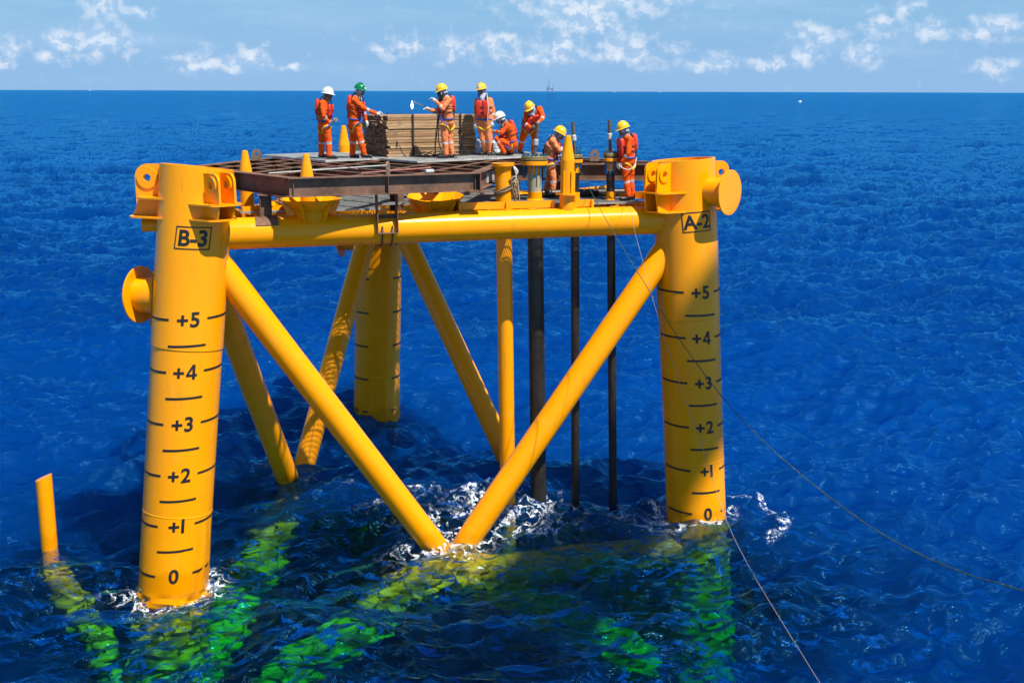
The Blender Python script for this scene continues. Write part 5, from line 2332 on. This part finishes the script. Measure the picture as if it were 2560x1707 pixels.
sm_ = sh.modifiers.new('solid', 'SOLIDIFY')
sm_.thickness = .006


def pc(base, px0, py0, s, q):
    return base + Vector(((q[0] - px0) / s, q[2], (py0 - q[1]) / s))


lance = empty('cutting_lance', pc(b3, 1825, 938, C(103), (1640, 432, .0)), 'thin steel lance with a glowing tip held by the worker with the shield', 'lance')
la = pc(b3, 1825, 938, C(103), (1700, 462, .03))
lb = pc(b3, 1825, 938, C(103), (1458, 345, -.02))
mb = MB()
mb.cyl(la.lerp(lb, .30), lb, .011, .009, 10)
mb.build('rod', M['thinpipe'], lance)
mb = MB()
mb.lathe(la, lb - la, [(0, .022), (.03, .026), (.26, .024), (.30, .012)], 12)
mb.build('handle', M['gasket'], lance)
tipm = bpy.data.materials.new('white_hot_flame')
tipm.use_nodes = True
tb_ = tipm.node_tree.nodes['Principled BSDF']
tb_.inputs['Emission Color'].default_value = (1, .96, .85, 1)
tb_.inputs['Emission Strength'].default_value = 7
mb = MB()
mb.lathe(lb + Vector((0, 0, -.19)), (0, 0, 1), [(0, .003), (.03, .02), (.08, .028), (.13, .018), (.185, .006)], 14)
mb.build('flame', tipm, lance)
mb = MB()
mb.tube(wiggle([la, la + Vector((.06, -.02, -.12)), la + Vector((.03, -.04, -.5)), la + Vector((-.02, .02, -.85)), la + Vector((.06, .05, -1.04)), la + Vector((.5, .1, -1.055))], 8), .013, 6)
mb.build('feed_hose', M['hose'], lance)
# standing worker with the scarf, facing out
b4 = at_z(700 + 2250 / 4.356, 180 + 908 / 4.356, GZ)
person('standing worker facing out, faded orange, red front life vest, face wrapped in cloth', b4, 2250, 908, C(99.0), {
    'head': (2200, 238), 'neck': (2214, 300), 'chest': (2226, 390), 'pelvis': (2228, 565),
    'shN': (2290, 338, -.03), 'shF': (2152, 342, .03), 'elN': (2322, 450, -.02), 'elF': (2136, 465, .02), 'wrN': (2308, 545, -.06), 'wrF': (2132, 560, -.03), 'haN': (2298, 600, -.08), 'haF': (2128, 610, -.06),
    'hipN': (2262, 595, .0), 'hipF': (2196, 595, .02), 'knN': (2282, 738, -.04), 'knF': (2208, 735, .0), 'anN': (2290, 862, -.02), 'anF': (2236, 858, .06), 'toN': (2282, 912, -.18), 'toF': (2200, 905, -.06)},
    (-.35, -1, -.12), 'salmon', 'hyellow', True, 'glove', 'both',
    lany=[(2255, 260, -.14), (2262, 330, -.2), (2270, 420, -.22), (2262, 520, -.2), (2268, 600, -.16)])
# crouching worker with white helmet
b5 = at_z(1140 + 545 / 4.356, 180 + 908 / 4.356, GZ)
person('crouching worker in orange coverall and white hard hat with red pack, hands together', b5, 545, 908, C(99.0), {
    'head': (487, 535), 'neck': (532, 568), 'chest': (580, 625), 'pelvis': (612, 790),
    'shN': (565, 600, -.16), 'shF': (545, 600, .16), 'elN': (498, 672, -.22), 'elF': (490, 680, .16), 'wrN': (450, 662, -.08), 'wrF': (440, 660, .06), 'haN': (410, 655, -.03), 'haF': (405, 655, .02),
    'hipN': (600, 805, -.09), 'hipF': (610, 800, .09), 'knN': (455, 735, -.16), 'knF': (480, 745, .14), 'anN': (525, 872, -.14), 'anF': (600, 868, .14), 'toN': (460, 908, -.16), 'toF': (550, 905, .12)},
    (-1, -.3, -.4), 'orange', 'hwhite', True, 'dirtyglove', 'pack')
# bending worker
b6 = at_z(1140 + 780 / 4.356, 180 + 892 / 4.356, GZ)
person('worker in orange coverall and yellow hard hat bending forward over a thin riser, legs apart', b6, 780, 892, C(97.0), {
    'head': (797, 418, -.36), 'neck': (825, 440, -.26), 'chest': (838, 500, -.12), 'pelvis': (795, 622, .08),
    'shN': (905, 420, -.22), 'shF': (765, 470, -.20), 'elN': (938, 505, -.32), 'elF': (748, 575, -.28), 'wrN': (902, 545, -.48), 'wrF': (812, 612, -.40), 'haN': (880, 560, -.54), 'haF': (852, 598, -.48),
    'hipN': (845, 640, .06), 'hipF': (752, 640, .06), 'knN': (856, 740, -.06), 'knF': (722, 740, -.02), 'anN': (842, 848, .04), 'anF': (700, 845, .06), 'toN': (835, 892, -.10), 'toF': (722, 888, -.06)},
    (-.30, -.75, -.65), 'orange', 'hyellow', True, 'dirtyglove', 'front')
# worker bent over the flange, standing on the lower walkway
b7 = Vector((0.86, 24.95, 6.885))
p7 = (1140 + 0, 0)
person('worker in faded orange coverall and yellow hard hat stooping behind the widest flange, reaching right', b7, 990, 1378, C(108.0), {
    'head': (1068, 735), 'neck': (1022, 765), 'chest': (985, 850), 'pelvis': (965, 1010),
    'shN': (1000, 795, -.17), 'shF': (1022, 795, .17), 'elN': (1068, 890, -.20), 'elF': (1085, 890, .18), 'wrN': (1140, 872, -.12), 'wrF': (1150, 880, .12), 'haN': (1195, 868, -.10), 'haF': (1205, 875, .08),
    'hipN': (980, 1040, -.09), 'hipF': (955, 1040, .09), 'knN': (1012, 1190, -.10), 'knF': (962, 1190, .10), 'anN': (1008, 1325, -.09), 'anF': (950, 1325, .10), 'toN': (1075, 1376, -.10), 'toF': (1010, 1376, .10)},
    (.85, -.3, -.5), 'salmon', 'hyellow', True, 'dirtyglove', 'back')
# standing worker at the right
b8 = at_z(1140 + 1865 / 4.356, 180 + 1395 / 4.356, 6.885)
person('worker in orange and yellow hard hat standing on the low walkway beside the A-2 leg', b8, 1865, 1395, C(114.0), {
    'head': (1808, 655), 'neck': (1838, 705), 'chest': (1852, 800), 'pelvis': (1868, 975),
    'shN': (1868, 750, -.18), 'shF': (1828, 752, .18), 'elN': (1846, 890, -.24), 'elF': (1790, 880, .18), 'wrN': (1788, 985, -.18), 'wrF': (1760, 980, .10), 'haN': (1752, 1035, -.16), 'haF': (1745, 1030, .06),
    'hipN': (1845, 1005, -.09), 'hipF': (1892, 1005, .09), 'knN': (1842, 1165, -.10), 'knF': (1900, 1160, .10), 'anN': (1868, 1335, -.10), 'anF': (1920, 1335, .10), 'toN': (1795, 1393, -.14), 'toF': (1895, 1393, .06)},
    (-1, -.35, -.45), 'orange', 'hyellow', True, 'glove', 'both',
    lany=[(1775, 1030, -.2), (1810, 1052, -.25), (1870, 1058, -.26), (1925, 1010, -.2), (1945, 940, -.14)])

# ------------------------------------------------------------------ the work vessel's crane boom, above the view; its shade falls on the A-2 leg
M['boom'] = pmat('grey_crane_boom', (0.35, 0.36, 0.36), 0.6, var=0.2, scale=1)
mid = Vector((3.95, 23.4, 2.75)) + SUN * 60
bd = (Vector((.52, 0, .85)) - SUN * .5).normalized()
boom = empty('crane_boom', mid - bd * 16, "grey box-section crane boom of the work vessel, raised outside the picture", 'crane boom')
ex_ = bd.cross(SUN).normalized()
ey_ = bd.cross(ex_).normalized()
mb = MB()
mb.box(mid - bd * 21.3, (2.55, 2.2, 49), basis(ex_, ey_, bd))
mb.build('boom_box', M['boom'], boom)
mb = MB()
mb.cyl(mid + bd * 3.2 - ex_ * 1.2, mid + bd * 3.2 + ex_ * 1.2, 1.0, 1.0, 24)
mb.build('head_sheave', M['boom'], boom)

# ------------------------------------------------------------------ far things
M['hazesteel'] = pmat('haze_tinted_steel', (0.16, 0.24, 0.36), 0.7)  # distance haze is put into the base colour
M['farwhite'] = pmat('off_white_hull', (0.72, 0.66, 0.60), 0.6)
FY = 7000.0
fc_ = at_z(1371, 230, 0)
fx = (1371 - 1280) / 2766.5 * FY * 1.0
rig = empty('drilling_rig', (fx, FY, -.3), 'tiny blue-grey drilling rig with derrick on the far horizon', 'drilling rig')
for sx in (-14, 14):
    for sy in (-14, 14):
        mb = MB()
        mb.cyl((fx + sx, FY + sy, -5), (fx + sx, FY + sy, 17.5), 2.6, 2.6, 8)
        mb.build('rig_leg', M['hazesteel'], rig)
mb = MB()
mb.box((fx, FY, 22), (40, 36, 10))
mb.box((fx - 12, FY, 31), (14, 24, 9))
mb.box((fx + 26, FY, 27), (16, 12, 1.5))
mb.build('hull', M['hazesteel'], rig)
mb = MB()
for s1 in (-1, 1):
    for s2 in (-1, 1):
        mb.cyl((fx - 8 + s1 * 5.5, FY + s2 * 5.5, 27), (fx - 8 + s1 * 1.6, FY + s2 * 1.6, 78), .9, .7, 6)
for i in range(6):
    zz = 32 + i * 8
    w = 5.5 - 3.9 * (zz - 27) / 51
    mb.box((fx - 8, FY, zz), (2 * w, 2 * w, .8))
mb.build('derrick', M['hazesteel'], rig)
mb = MB()
mb.cyl((fx + 14, FY, 27), (fx + 14, FY, 40), 1.4, 1.4, 8)
mb.cyl((fx + 14, FY, 40), (fx + 30, FY, 47), 1.0, .6, 6)
mb.build('crane', M['hazesteel'], rig)


def ship(px, Y, L, label):
    x = (px - 1280) / 2766.5 * Y
    rt = empty('distant_ship', (x, Y, -.3), label, 'ship', 'ships on the horizon')
    mb = MB()
    hl = L / 2
    mb.prism([(-hl, -1), (hl * .9, -1), (hl, 4), (-hl, 3.4)], L * .16, (x, Y, 0), (1, 0, 0), (0, 0, 1))
    mb.build('hull', M['hazesteel'], rt)
    mb = MB()
    mb.box((x - hl * .55, Y, 6.2), (L * .2, L * .13, 6))
    mb.cyl((x - hl * .2, Y, 3), (x - hl * .2, Y, 12), .5, .4, 6)
    mb.build('superstructure', M['farwhite'], rt)


ship(252, 11000, 46, 'speck of a ship on the horizon above the left side of the sea')
ship(1530, 12000, 44, 'speck of a ship on the horizon just right of the far drilling rig')
ship(1640, 12500, 50, 'speck of a ship on the horizon well right of the far drilling rig')
# float out at sea
q = at_z(2000, 256, WATER_Z)
bt = empty('floating_buoy', q, 'small off-white buoy floating far out on the open sea', 'buoy')
mb = MB()
mb.lathe((q.x, q.y, WATER_Z - .6), (0, 0, 1), [(0, .9), (.4, 1.5), (1.2, 1.6), (1.7, 1.1), (2.0, .5)], 16)
mb.build('buoy_body', M['farwhite'], bt)
mb = MB()
mb.cyl((q.x + .2, q.y, WATER_Z + 1.3), (q.x + .2, q.y, WATER_Z + 2.4), .15, .12, 8)
mb.build('buoy_mast', M['rustlight'], bt)
